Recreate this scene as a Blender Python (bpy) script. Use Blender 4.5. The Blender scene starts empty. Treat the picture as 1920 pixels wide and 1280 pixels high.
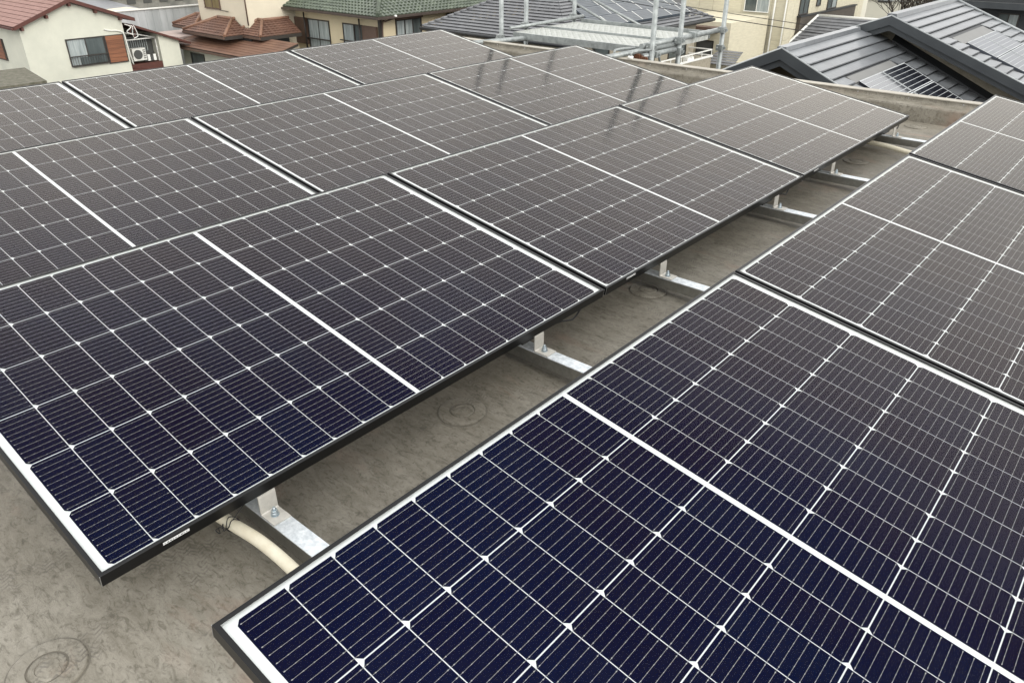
import bpy, math, random
from mathutils import Vector, Matrix
random.seed(7)
R = math.radians
scene = bpy.context.scene
col = scene.collection

# ------------------------------------------------------------------ camera
cam_d = bpy.data.cameras.new('camera')
cam = bpy.data.objects.new('camera', cam_d)
col.objects.link(cam)
cam_d.sensor_width = 36.0
cam_d.lens = 1422.3 / 1920 * 36.0
cam_d.clip_start = 0.05
cam_d.clip_end = 2000
cam.location = (0.8564, -0.2873, 0.9313)
cam.rotation_euler = (1.0609, -0.0018, 0.7080)
scene.camera = cam

# ------------------------------------------------------------------ light
SUN_EL, SUN_AZ = R(30), R(102)          # azimuth measured from +y towards +x
world = bpy.data.worlds.new('World')
scene.world = world
world.use_nodes = True
wn, wl = world.node_tree.nodes, world.node_tree.links
wn.clear()
wo = wn.new('ShaderNodeOutputWorld')
bg = wn.new('ShaderNodeBackground')
sky = wn.new('ShaderNodeTexSky')
sky.sky_type = 'NISHITA'
sky.sun_disc = False
sky.sun_elevation = SUN_EL
sky.sun_rotation = SUN_AZ
sky.dust_density = 4.0
sky.air_density = 1.5
hs = wn.new('ShaderNodeHueSaturation')
hs.inputs['Saturation'].default_value = 0.12
# even cloud cover laid over the clear sky: pale, softly mottled
tc = wn.new('ShaderNodeTexCoord')
nz = wn.new('ShaderNodeTexNoise')
nz.inputs['Scale'].default_value = 2.6
nz.inputs['Detail'].default_value = 5
cr = wn.new('ShaderNodeValToRGB')
cr.color_ramp.elements[0].position = 0.3
cr.color_ramp.elements[0].color = (7.0, 7.05, 7.1, 1)
cr.color_ramp.elements[1].position = 0.75
cr.color_ramp.elements[1].color = (12.4, 12.2, 11.7, 1)
mx = wn.new('ShaderNodeMix')
mx.data_type = 'RGBA'
mx.inputs[0].default_value = 0.72
wl.new(tc.outputs['Generated'], nz.inputs['Vector'])
wl.new(nz.outputs[0], cr.inputs[0])
wl.new(sky.outputs[0], hs.inputs['Color'])
wl.new(hs.outputs[0], mx.inputs[6])
wl.new(cr.outputs[0], mx.inputs[7])
wl.new(mx.outputs[2], bg.inputs[0])
bg.inputs[1].default_value = 0.14
wl.new(bg.outputs[0], wo.inputs[0])

sd = bpy.data.lights.new('sun', 'SUN')
sd.energy = 0.8
sd.angle = R(30)
sd.color = (1.0, 0.96, 0.90)
sun = bpy.data.objects.new('sun', sd)
col.objects.link(sun)
dirv = Vector((math.sin(SUN_AZ) * math.cos(SUN_EL), math.cos(SUN_AZ) * math.cos(SUN_EL), math.sin(SUN_EL)))
sun.rotation_euler = (-dirv).to_track_quat('-Z', 'Y').to_euler()

scene.view_settings.view_transform = 'Standard'
scene.view_settings.look = 'None'
scene.view_settings.exposure = 0.72
scene.view_settings.gamma = 1
scene.render.engine = 'CYCLES'
scene.cycles.transparent_max_bounces = 16
scene.cycles.max_bounces = 8

# ------------------------------------------------------------------ materials
MAT = {}
def mat(name, c, rough=0.7, metal=0.0, var=0.0, scale=3.0, c2=None, bump=0.0, bscale=40.0, spec=0.5, stretch=None, rnd=0.0, coat=0.0):
    if name in MAT: return MAT[name]
    m = bpy.data.materials.new(name); m.use_nodes = True
    n, l = m.node_tree.nodes, m.node_tree.links
    b = n['Principled BSDF']
    b.inputs['Roughness'].default_value = rough
    b.inputs['Metallic'].default_value = metal
    b.inputs['Specular IOR Level'].default_value = spec
    if coat: b.inputs['Coat Weight'].default_value = coat
    tcn = n.new('ShaderNodeTexCoord'); geo = n.new('ShaderNodeNewGeometry')
    vec = geo.outputs['Position']
    if stretch:
        mp = n.new('ShaderNodeMapping'); mp.inputs['Scale'].default_value = stretch
        l.new(vec, mp.inputs[0]); vec = mp.outputs[0]
    if c2 is None: c2 = tuple(max(0, x * (1 - var)) for x in c)
    no = n.new('ShaderNodeTexNoise'); no.inputs['Scale'].default_value = scale; no.inputs['Detail'].default_value = 6
    no.inputs['Roughness'].default_value = 0.65
    l.new(vec, no.inputs['Vector'])
    ra = n.new('ShaderNodeValToRGB')
    ra.color_ramp.elements[0].position = 0.35; ra.color_ramp.elements[1].position = 0.68
    ra.color_ramp.elements[0].color = (*c2, 1); ra.color_ramp.elements[1].color = (*c, 1)
    l.new(no.outputs[0], ra.inputs[0])
    out = ra.outputs[0]
    if rnd:
        oi = n.new('ShaderNodeObjectInfo')
        mr = n.new('ShaderNodeMapRange'); mr.inputs['To Min'].default_value = 1 - rnd; mr.inputs['To Max'].default_value = 1 + rnd
        l.new(oi.outputs['Random'], mr.inputs[0])
        vm = n.new('ShaderNodeVectorMath'); vm.operation = 'SCALE'
        l.new(out, vm.inputs[0]); l.new(mr.outputs[0], vm.inputs['Scale']); out = vm.outputs[0]
    l.new(out, b.inputs['Base Color'])
    if bump:
        nb = n.new('ShaderNodeTexNoise'); nb.inputs['Scale'].default_value = bscale; nb.inputs['Detail'].default_value = 5
        l.new(vec, nb.inputs['Vector'])
        bp = n.new('ShaderNodeBump'); bp.inputs['Strength'].default_value = bump; bp.inputs['Distance'].default_value = 0.01
        l.new(nb.outputs[0], bp.inputs['Height']); l.new(bp.outputs[0], b.inputs['Normal'])
    MAT[name] = m
    return m

mat('frame_black', (0.0045, 0.0047, 0.0055), 0.33, 0.0, 0.25, 30, spec=0.28)
mat('aluminium', (0.55, 0.56, 0.57), 0.38, 0.9, 0.2, 25)
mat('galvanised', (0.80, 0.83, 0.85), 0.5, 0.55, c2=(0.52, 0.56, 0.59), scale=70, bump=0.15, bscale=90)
mat('galv_shaded', (0.38, 0.38, 0.36), 0.3, 0.9, c2=(0.28, 0.28, 0.265), scale=40)  # shade on the rail sides put in as a darker metal colour
mat('lip_metal', (0.40, 0.37, 0.31), 0.5, 0.2, 0.25, 9)
mat('bracket_metal', (0.62, 0.60, 0.55), 0.55, 0.35, 0.15, 60)
mat('membrane_groove', (0.165, 0.150, 0.120), 0.7, 0, 0.35, 30)  # darker membrane tone for the ring grooves of the discs
mat('bolt_metal', (0.55, 0.62, 0.66), 0.3, 0.9, 0.2, 60)
mat('backsheet', (0.62, 0.64, 0.65), 0.5, 0, 0.04, 8)
mat('busbar', (0.31, 0.31, 0.30), 0.45, 0.25, 0.12, 90)
mat('label_white', (0.75, 0.76, 0.76), 0.5, 0, 0.05, 9)
mat('label_ink', (0.12, 0.13, 0.14), 0.6)
mat('black_plastic', (0.012, 0.012, 0.013), 0.5, 0, 0.3, 20)
mat('pipe_cream', (0.70, 0.66, 0.53), 0.42, 0, c2=(0.60, 0.545, 0.41), scale=14)
mat('tube_galv', (0.36, 0.385, 0.38), 0.45, 0.35, c2=(0.21, 0.228, 0.225), scale=16, bump=0.2, bscale=60)
mat('rust', (0.18, 0.075, 0.035), 0.8, 0.1, 0.5, 60)
mat('deck_metal', (0.47, 0.48, 0.455), 0.55, 0.25, c2=(0.33, 0.345, 0.32), scale=22, bump=0.3, bscale=80)
mat('stucco_white', (0.59, 0.59, 0.50), 0.9, 0, c2=(0.50, 0.505, 0.43), scale=0.7, bump=0.35, bscale=14)
mat('stucco_cream', (0.63, 0.57, 0.45), 0.9, 0, c2=(0.56, 0.51, 0.40), scale=0.8, bump=0.3, bscale=14)
mat('stucco_yellow', (0.60, 0.52, 0.36), 0.9, 0, c2=(0.52, 0.45, 0.31), scale=0.8, bump=0.3, bscale=14)
mat('siding', (0.58, 0.54, 0.41), 0.85, 0, c2=(0.49, 0.455, 0.345), scale=2.2, stretch=(1, 1, 6), bump=0.9, bscale=5, rnd=0.035)
mat('far_white', (0.64, 0.62, 0.52), 0.9, 0, 0.08, 0.5)
mat('roof_rose', (0.30, 0.175, 0.15), 0.85, 0, c2=(0.23, 0.13, 0.11), scale=3.5, rnd=0.12, bump=0.3, bscale=30)
mat('fascia_red', (0.095, 0.030, 0.021), 0.6, 0, 0.3, 4)
mat('wood_brown', (0.25, 0.10, 0.048), 0.6, 0, c2=(0.14, 0.055, 0.027), scale=2.2, stretch=(0.6, 0.6, 9), rnd=0.15)
mat('dark_frame', (0.035, 0.030, 0.026), 0.45, 0, 0.2, 9)
mat('brown_metal', (0.115, 0.070, 0.050), 0.55, 0, c2=(0.085, 0.052, 0.038), scale=2)
mat('gutter_brown', (0.055, 0.04, 0.032), 0.5, 0, 0.2, 3)
mat('curtain', (0.40, 0.44, 0.43), 0.18, 0, c2=(0.20, 0.23, 0.235), scale=6.5, stretch=(1.6, 1.6, 0.12), spec=0.5)
mat('glass_dark', (0.045, 0.055, 0.055), 0.08, 0, c2=(0.10, 0.12, 0.12), scale=1.6, stretch=(1, 1, 0.2), spec=0.7)
mat('glass_tan', (0.24, 0.20, 0.10), 0.15, 0, c2=(0.15, 0.12, 0.06), scale=2.6, stretch=(1, 1, 0.15))
mat('tile_brown', (0.155, 0.080, 0.053), 0.6, 0, c2=(0.09, 0.045, 0.031), scale=2.4, rnd=0.1, bump=0.3, bscale=18)
mat('tile_ridge', (0.23, 0.125, 0.08), 0.6, 0, 0.3, 4)
mat('sheet_brown', (0.20, 0.11, 0.07), 0.6, 0, c2=(0.13, 0.066, 0.043), scale=0.9, rnd=0.1)
mat('tile_green', (0.12, 0.145, 0.105), 0.45, 0, c2=(0.045, 0.058, 0.042), scale=3.2, bump=0.3, bscale=12)
mat('slate_grey', (0.17, 0.175, 0.185), 0.45, 0, c2=(0.115, 0.118, 0.125), scale=2.5, rnd=0.1, bump=0.3, bscale=24)
mat('slate_dark', (0.175, 0.187, 0.20), 0.4, 0.25, c2=(0.13, 0.138, 0.148), scale=2.2, stretch=(1, 1, 1), rnd=0.14, bump=0.35, bscale=22, coat=0.15)
mat('fascia_dark', (0.045, 0.052, 0.057), 0.5, 0, c2=(0.032, 0.037, 0.042), scale=2)
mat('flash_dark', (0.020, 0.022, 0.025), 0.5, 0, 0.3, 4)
mat('flash_grey', (0.16, 0.16, 0.155), 0.5, 0.1, 0.12, 3)
mat('wall_olive', (0.115, 0.095, 0.06), 0.9, 0, c2=(0.07, 0.058, 0.038), scale=6, stretch=(1, 1, 5), bump=0.4, bscale=30)
mat('wall_beige_trim', (0.33, 0.30, 0.235), 0.85, 0, c2=(0.24, 0.215, 0.165), scale=9, bump=0.4, bscale=40)
mat('corr_grey', (0.50, 0.52, 0.53), 0.6, 0.15, c2=(0.33, 0.35, 0.355), scale=1.4, stretch=(1, 1, 0.15))
mat('moss_slab', (0.15, 0.14, 0.11), 0.95, 0, c2=(0.07, 0.068, 0.045), scale=5, bump=0.8, bscale=12)
mat('ac_white', (0.66, 0.66, 0.61), 0.5, 0, 0.1, 6)
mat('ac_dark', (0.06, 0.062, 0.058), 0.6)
mat('white_paint', (0.74, 0.74, 0.70), 0.5, 0, 0.08, 5)
mat('balcony_brown', (0.085, 0.070, 0.055), 0.75, 0, c2=(0.062, 0.052, 0.042), scale=2, stretch=(1, 1, 6))
mat('dark_wall', (0.040, 0.044, 0.048), 0.75, 0, c2=(0.028, 0.031, 0.035), scale=2)
mat('asphalt', (0.055, 0.055, 0.055), 0.9, 0, 0.3, 2)
mat('pv_blue', (0.055, 0.062, 0.078), 0.34, 0, c2=(0.04, 0.046, 0.06), scale=3, spec=0.6, rnd=0.12, coat=0.15)
mat('pv_slate', (0.045, 0.058, 0.072), 0.3, 0, c2=(0.03, 0.04, 0.052), scale=3, spec=0.6, rnd=0.1)
mat('pv_dark', (0.010, 0.012, 0.020), 0.12, 0, 0.3, 3, spec=0.7, coat=0.6)
mat('bark', (0.085, 0.070, 0.055), 0.95, 0, 0.5, 20)
mat('cable', (0.012, 0.012, 0.012), 0.6)
mat('concrete_old', (0.26, 0.25, 0.22), 0.9, 0, c2=(0.13, 0.13, 0.115), scale=1.3, bump=0.3, bscale=10)
mat('rust_stain', (0.50, 0.36, 0.2), 0.9, 0, c2=(0.62, 0.58, 0.46), scale=1.5)
mat('pink_roof', (0.45, 0.37, 0.34), 0.8, 0, c2=(0.36, 0.28, 0.25), scale=1.5)

def cell_material():
    m = bpy.data.materials.new('solar_cell'); m.use_nodes = True
    n, l = m.node_tree.nodes, m.node_tree.links
    b = n['Principled BSDF']
    b.inputs['Roughness'].default_value = 0.22
    b.inputs['IOR'].default_value = 3.9
    b.inputs['Thin Film IOR'].default_value = 1.97
    oi = n.new('ShaderNodeObjectInfo'); geo = n.new('ShaderNodeNewGeometry')
    no = n.new('ShaderNodeTexNoise'); no.inputs['Scale'].default_value = 2.6; no.inputs['Detail'].default_value = 3
    l.new(geo.outputs['Position'], no.inputs['Vector'])
    ad = n.new('ShaderNodeMath'); ad.operation = 'MULTIPLY_ADD'; ad.inputs[1].default_value = 0.25
    l.new(oi.outputs['Random'], ad.inputs[0]); l.new(no.outputs[0], ad.inputs[2])
    mr = n.new('ShaderNodeMapRange')
    mr.inputs['From Min'].default_value = 0.35; mr.inputs['From Max'].default_value = 0.95
    mr.inputs['To Min'].default_value = 77.0; mr.inputs['To Max'].default_value = 80.6
    l.new(ad.outputs[0], mr.inputs[0]); l.new(mr.outputs[0], b.inputs['Thin Film Thickness'])
    out = n['Material Output']                 # pyramid texture traps half of what strikes it
    bl = n.new('ShaderNodeBsdfDiffuse'); bl.inputs[0].default_value = (0.0034, 0.0024, 0.0014, 1)
    mi = n.new('ShaderNodeMixShader'); mi.inputs[0].default_value = 0.83
    l.new(b.outputs[0], mi.inputs[1]); l.new(bl.outputs[0], mi.inputs[2]); l.new(mi.outputs[0], out.inputs[0])
    ra = n.new('ShaderNodeValToRGB')
    ra.color_ramp.elements[0].position = 0.35; ra.color_ramp.elements[0].color = (0.0015, 0.0013, 0.0018, 1)
    ra.color_ramp.elements[1].position = 0.95; ra.color_ramp.elements[1].color = (0.001, 0.002, 0.007, 1)
    l.new(ad.outputs[0], ra.inputs[0]); l.new(ra.outputs[0], b.inputs['Base Color'])
    MAT['cell'] = m
cell_material()

def glass_material():
    m = bpy.data.materials.new('panel_glass'); m.use_nodes = True
    n, l = m.node_tree.nodes, m.node_tree.links
    n.clear()
    o = n.new('ShaderNodeOutputMaterial')
    fr = n.new('ShaderNodeFresnel'); gb = n.new('ShaderNodeNewGeometry')
    io = n.new('ShaderNodeMapRange'); io.inputs['To Min'].default_value = 1.6; io.inputs['To Max'].default_value = 1 / 1.6
    l.new(gb.outputs['Backfacing'], io.inputs[0]); l.new(io.outputs[0], fr.inputs['IOR'])   # same reflectance from both sides of the sheet
    fm = n.new('ShaderNodeMapRange'); fm.inputs['From Min'].default_value = 0.072; fm.inputs['To Min'].default_value = 0.001; fm.inputs['To Max'].default_value = 0.74
    l.new(fr.outputs[0], fm.inputs[0])     # anti-reflective coating takes off the first few percent
    tr = n.new('ShaderNodeBsdfTransparent'); tr.inputs[0].default_value = (0.97, 0.975, 0.97, 1)
    gl = n.new('ShaderNodeBsdfGlossy'); gl.inputs['Color'].default_value = (1.0, 0.945, 0.85, 1)
    gl.inputs['Roughness'].default_value = 0.11
    geo = n.new('ShaderNodeNewGeometry')
    no = n.new('ShaderNodeTexNoise'); no.inputs['Scale'].default_value = 3; no.inputs['Detail'].default_value = 8; no.inputs['Roughness'].default_value = 0.7
    l.new(geo.outputs['Position'], no.inputs['Vector'])
    mr = n.new('ShaderNodeMapRange'); mr.inputs['From Min'].default_value = 0.3; mr.inputs['From Max'].default_value = 0.75
    mr.inputs['To Min'].default_value = 0.08; mr.inputs['To Max'].default_value = 0.15
    l.new(no.outputs[0], mr.inputs[0]); l.new(mr.outputs[0], gl.inputs['Roughness'])
    mi = n.new('ShaderNodeMixShader')
    l.new(fm.outputs[0], mi.inputs[0]); l.new(tr.outputs[0], mi.inputs[1]); l.new(gl.outputs[0], mi.inputs[2])
    # thin film of dust on the glass
    df = n.new('ShaderNodeBsdfDiffuse'); df.inputs[0].default_value = (0.42, 0.39, 0.33, 1)
    nd = n.new('ShaderNodeTexNoise'); nd.inputs['Scale'].default_value = 9; nd.inputs['Detail'].default_value = 8; nd.inputs['Roughness'].default_value = 0.75
    l.new(geo.outputs['Position'], nd.inputs['Vector'])
    md = n.new('ShaderNodeMapRange'); md.inputs['From Min'].default_value = 0.35; md.inputs['From Max'].default_value = 0.8
    md.inputs['To Min'].default_value = 0.0005; md.inputs['To Max'].default_value = 0.008
    l.new(nd.outputs[0], md.inputs[0])
    m2 = n.new('ShaderNodeMixShader')
    l.new(md.outputs[0], m2.inputs[0]); l.new(mi.outputs[0], m2.inputs[1]); l.new(df.outputs[0], m2.inputs[2])
    l.new(m2.outputs[0], o.inputs[0])
    MAT['glass'] = m
    u = bpy.data.materials.new('panel_glass_inner'); u.use_nodes = True
    n, l = u.node_tree.nodes, u.node_tree.links; n.clear()
    o = n.new('ShaderNodeOutputMaterial'); t = n.new('ShaderNodeBsdfTransparent'); t.inputs[0].default_value = (0.97, 0.975, 0.97, 1)
    l.new(t.outputs[0], o.inputs[0]); MAT['glass_inner'] = u
glass_material()

def membrane_material():
    m = bpy.data.materials.new('roof_membrane'); m.use_nodes = True
    n, l = m.node_tree.nodes, m.node_tree.links
    b = n['Principled BSDF']; b.inputs['Roughness'].default_value = 0.55; b.inputs['Specular IOR Level'].default_value = 0.4
    geo = n.new('ShaderNodeNewGeometry'); P = geo.outputs['Position']
    def noise(s, d=6, r=0.65, st=None, dist=0):
        v = P
        if st:
            mp = n.new('ShaderNodeMapping'); mp.inputs['Scale'].default_value = st; mp.inputs['Rotation'].default_value = (0, 0, 0.5)
            l.new(P, mp.inputs[0]); v = mp.outputs[0]
        x = n.new('ShaderNodeTexNoise'); x.inputs['Scale'].default_value = s; x.inputs['Detail'].default_value = d
        x.inputs['Roughness'].default_value = r; x.inputs['Distortion'].default_value = dist
        l.new(v, x.inputs['Vector']); return x.outputs[0]
    def ramp(src, p0, c0, p1, c1):
        r = n.new('ShaderNodeValToRGB'); e = r.color_ramp.elements
        e[0].position = p0; e[0].color = (*c0, 1); e[1].position = p1; e[1].color = (*c1, 1)
        l.new(src, r.inputs[0]); return r.outputs[0]
    def mul(a, c, f=1.0):
        x = n.new('ShaderNodeMix'); x.data_type = 'RGBA'; x.blend_type = 'MULTIPLY'; x.inputs[0].default_value = f
        l.new(a, x.inputs[6]); l.new(c, x.inputs[7]); return x.outputs[2]
    base = ramp(noise(1.6, 8), 0.3, (0.178, 0.160, 0.127), 0.7, (0.285, 0.267, 0.226))
    base = mul(base, ramp(noise(7, 8, 0.7, (1, 2.6, 1), 1.2), 0.36, (0.70, 0.69, 0.66), 0.6, (1, 1, 1)))
    base = mul(base, ramp(noise(30, 8, 0.75, (1, 2.2, 1), 1.2), 0.38, (0.52, 0.51, 0.48), 0.50, (1, 1, 1)), 0.9)
    base = mul(base, ramp(noise(90, 6, 0.8, None, 1.0), 0.36, (0.72, 0.71, 0.69), 0.5, (1, 1, 1)), 0.7)
    # reddish smears
    sm = n.new('ShaderNodeMix'); sm.data_type = 'RGBA'
    l.new(ramp(noise(2.1, 5, 0.6, (1, 2.4, 1), 0.8), 0.56, (0, 0, 0), 0.72, (0.55, 0.55, 0.55)), sm.inputs[0])
    l.new(base, sm.inputs[6]); sm.inputs[7].default_value = (0.27, 0.185, 0.14, 1); base = sm.outputs[2]
    # boot treads: short chevrons in patches
    mp = n.new('ShaderNodeMapping'); mp.inputs['Rotation'].default_value = (0, 0, 0.35); l.new(P, mp.inputs[0])
    sx = n.new('ShaderNodeSeparateXYZ'); l.new(mp.outputs[0], sx.inputs[0])
    def ma(op, a, bb=None, c=None):
        x = n.new('ShaderNodeMath'); x.operation = op
        for i, q in enumerate((a, bb, c)):
            if q is None: continue
            if isinstance(q, (int, float)): x.inputs[i].default_value = q
            else: l.new(q, x.inputs[i])
        return x.outputs[0]
    tri = ma('PINGPONG', ma('MULTIPLY', sx.outputs[1], 1.0), 0.014)
    ph = ma('MULTIPLY', ma('ADD', ma('MULTIPLY', tri, 0.9), sx.outputs[0]), 2 * math.pi / 0.0125)
    tread = ma('GREATER_THAN', ma('SINE', ph), 0.25)
    mask = n.new('ShaderNodeMapRange'); mask.inputs['From Min'].default_value = 0.575; mask.inputs['From Max'].default_value = 0.62
    l.new(noise(3.2, 2, 0.5, (2.2, 1, 1)), mask.inputs[0])
    worn = n.new('ShaderNodeMapRange'); worn.inputs['From Min'].default_value = 0.44; worn.inputs['From Max'].default_value = 0.58
    l.new(noise(24, 5, 0.7), worn.inputs[0])
    tm = ma('MULTIPLY', ma('MULTIPLY', tread, mask.outputs[0]), worn.outputs[0])
    td = n.new('ShaderNodeMix'); td.data_type = 'RGBA'; l.new(ma('MULTIPLY', tm, 0.75), td.inputs[0])
    l.new(base, td.inputs[6]); td.inputs[7].default_value = (0.11, 0.10, 0.085, 1)
    l.new(td.outputs[2], b.inputs['Base Color'])
    bp = n.new('ShaderNodeBump'); bp.inputs['Strength'].default_value = 0.45; bp.inputs['Distance'].default_value = 0.004
    l.new(noise(26, 8, 0.75, (1, 2, 1), 1.0), bp.inputs['Height']); l.new(bp.outputs[0], b.inputs['Normal'])
    MAT['membrane'] = m
membrane_material()

# ------------------------------------------------------------------ builders
ORG = {}
class MB:
    def __init__(s): s.v = []; s.f = []; s.m = []; s.sm = []
    def face(s, pts, m=0, smooth=False):
        i = len(s.v); s.v += [tuple(p) for p in pts]; s.f.append(list(range(i, i + len(pts)))); s.m.append(m); s.sm.append(smooth)
    def hexa(s, p, m=0):                      # 8 points: bottom loop 0-3, top loop 4-7
        i = len(s.v); s.v += [tuple(q) for q in p]
        for f in ((3, 2, 1, 0), (4, 5, 6, 7), (0, 1, 5, 4), (1, 2, 6, 5), (2, 3, 7, 6), (3, 0, 4, 7)):
            s.f.append([i + k for k in f]); s.m.append(m); s.sm.append(False)
        return s
    def box(s, x0, x1, y0, y1, z0, z1, m=0):
        x0, x1 = sorted((x0, x1)); y0, y1 = sorted((y0, y1)); z0, z1 = sorted((z0, z1))
        return s.hexa([(x0, y0, z0), (x1, y0, z0), (x1, y1, z0), (x0, y1, z0), (x0, y0, z1), (x1, y0, z1), (x1, y1, z1), (x0, y1, z1)], m)
    def slab(s, poly, t, m=0, up=(0, 0, 1)):  # polygon (counter-clockwise from above) thickened downwards
        u = Vector(up); n = len(poly); i = len(s.v)
        top = [Vector(p) for p in poly]; bot = [p - u * t for p in top]
        s.v += [tuple(p) for p in top] + [tuple(p) for p in bot]
        s.f.append([i + k for k in range(n)]); s.f.append([i + n + k for k in reversed(range(n))]); s.m += [m, m]; s.sm += [False, False]
        for k in range(n):
            j = (k + 1) % n; s.f.append([i + n + k, i + n + j, i + j, i + k]); s.m.append(m); s.sm.append(False)
        return s
    def tube(s, pts, r, n=12, m=0, cap=True):
        pts = [Vector(p) for p in pts]; i0 = len(s.v); K = len(pts); prev = None
        for k, p in enumerate(pts):
            d = (pts[min(k + 1, K - 1)] - pts[max(k - 1, 0)]).normalized()
            if prev is None:
                a = d.orthogonal().normalized()
            else:
                a = (prev - d * prev.dot(d)).normalized()
            prev = a; b = d.cross(a); rr = r[k] if isinstance(r, (list, tuple)) else r
            for q in range(n):
                t = 2 * math.pi * q / n
                s.v.append(tuple(p + (a * math.cos(t) + b * math.sin(t)) * rr))
        for k in range(K - 1):
            for q in range(n):
                q2 = (q + 1) % n
                s.f.append([i0 + k * n + q, i0 + k * n + q2, i0 + (k + 1) * n + q2, i0 + (k + 1) * n + q]); s.m.append(m); s.sm.append(True)
        if cap:
            s.f.append([i0 + q for q in reversed(range(n))]); s.f.append([i0 + (K - 1) * n + q for q in range(n)]); s.m += [m, m]; s.sm += [False, False]
        return s
    def lathe(s, prof, cx, cy, z, n=40, m=0):  # prof = [(r, dz)...]
        i0 = len(s.v)
        for r, dz in prof:
            for q in range(n):
                t = 2 * math.pi * q / n; s.v.append((cx + r * math.cos(t), cy + r * math.sin(t), z + dz))
        for k in range(len(prof) - 1):
            for q in range(n):
                q2 = (q + 1) % n
                s.f.append([i0 + k * n + q, i0 + k * n + q2, i0 + (k + 1) * n + q2, i0 + (k + 1) * n + q]); s.m.append(m); s.sm.append(True)
        s.f.append([i0 + (len(prof) - 1) * n + q for q in range(n)]); s.m.append(m); s.sm.append(True)
        return s
    def build(s, name, mats, parent=None, kind=None, label=None):
        me = bpy.data.meshes.new(name)
        o0 = ORG.get(parent.name, Vector((0, 0, 0))) if parent else Vector((0, 0, 0))
        me.from_pydata([tuple(Vector(v) - o0) for v in s.v], [], s.f)
        if isinstance(mats, str): mats = [mats]
        for mm in mats: me.materials.append(MAT[mm])
        me.polygons.foreach_set('material_index', s.m)
        me.polygons.foreach_set('use_smooth', s.sm)
        me.update()
        o = bpy.data.objects.new(name, me); col.objects.link(o)
        if parent: o.parent = parent; ORG[o.name] = o0
        if kind: o['kind'] = kind
        if label: o['label'] = label
        return o

def thing(name, label, cat, loc=(0, 0, 0), group=None):
    o = bpy.data.objects.new(name, None); col.objects.link(o); o.location = loc; o.empty_display_size = 0.2
    o['label'] = label; o['category'] = cat
    if group: o['group'] = group
    ORG[o.name] = Vector(loc); return o
def tag(o, label, cat, group=None):
    o['label'] = label; o['category'] = cat
    if group: o['group'] = group
    return o
def struct(o): o['kind'] = 'structure'; return o
def copy_tree(o, parent=None):
    c = o.copy(); col.objects.link(c); c.parent = parent
    for ch in list(o.children): copy_tree(ch, c)
    return c

# ------------------------------------------------------------------ ground, roof deck
GZ = -8.8
m_ = MB(); m_.face([(-600, -600, GZ), (600, -600, GZ), (600, 600, GZ), (-600, 600, GZ)])
struct(m_.build('ground', 'asphalt'))

RZ = -0.345
m_ = MB(); m_.box(-5.32, 6.0, -6.0, 5.79, GZ, RZ)
deck = struct(m_.build('roof_deck', 'membrane'))
for k, (dx, dy) in enumerate([(-0.460, -0.131), (-0.460, 1.028), (-0.487, 2.105), (-0.500, 4.474), (-0.485, 5.628), (-2.03, -0.13), (-2.03, 1.02), (-2.04, 2.1), (-2.04, 4.45), (-0.48, 3.28)]):
    if k == 9: continue
    d = MB()
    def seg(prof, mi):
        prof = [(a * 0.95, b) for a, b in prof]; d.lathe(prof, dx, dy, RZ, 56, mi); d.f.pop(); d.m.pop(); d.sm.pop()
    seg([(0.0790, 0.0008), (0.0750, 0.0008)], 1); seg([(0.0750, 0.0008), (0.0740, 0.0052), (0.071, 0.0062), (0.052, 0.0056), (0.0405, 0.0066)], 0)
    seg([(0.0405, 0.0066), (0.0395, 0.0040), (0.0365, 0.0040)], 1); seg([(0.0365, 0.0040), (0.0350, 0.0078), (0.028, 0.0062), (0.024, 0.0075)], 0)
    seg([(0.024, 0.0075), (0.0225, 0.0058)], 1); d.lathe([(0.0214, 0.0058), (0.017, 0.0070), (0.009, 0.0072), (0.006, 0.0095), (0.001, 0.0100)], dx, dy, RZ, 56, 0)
    d.build('fixing_disc', ['membrane', 'membrane_groove'], deck)

# parapet: upstand, rounded ledge, second face, folded metal lip with rivets
par = thing('parapet_upstand', 'low beige membrane upstand with metal lip along the far roof edge', 'parapet', (-1, 5.76, RZ))
prof = [(5.785, -0.346), (5.787, -0.305), (5.789, -0.247), (5.794, -0.236), (5.803, -0.230), (5.818, -0.228), (5.832, -0.227), (5.842, -0.221), (5.849, -0.211), (5.852, -0.192)]
pm = MB(); i = 0
xs = [-5.32 + 0.35 * k for k in range(33)]
for a, b in zip(xs[:-1], xs[1:]):
    for (y0, z0), (y1, z1) in zip(prof[:-1], prof[1:]):
        pm.face([(a, y0, z0), (b, y0, z0), (b, y1, z1), (a, y1, z1)], 0, True)
pm.face([(-5.32, 5.852, -0.192), (6, 5.852, -0.192), (6, 5.92, -0.192), (-5.32, 5.92, -0.192)])
pm.face([(-5.32, 5.92, -0.192), (6, 5.92, -0.192), (6, 5.92, -0.6), (-5.32, 5.92, -0.6)])
pm.build('membrane_upstand', 'membrane', par)
MB().box(-5.32, 6, 5.846, 5.93, -0.1905, -0.184).build('metal_lip', 'lip_metal', par)
rv = None
for k in range(28):
    x = -4.95 + k * 0.36
    if rv is None:
        rv = MB().tube([(x, 5.8535, -0.203), (x, 5.8475, -0.203)], [0.006, 0.004], 8).build('rivet', 'aluminium', par); r0 = x
    else:
        c = rv.copy(); col.objects.link(c); c.location = (x - r0, 0, 0)

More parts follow.
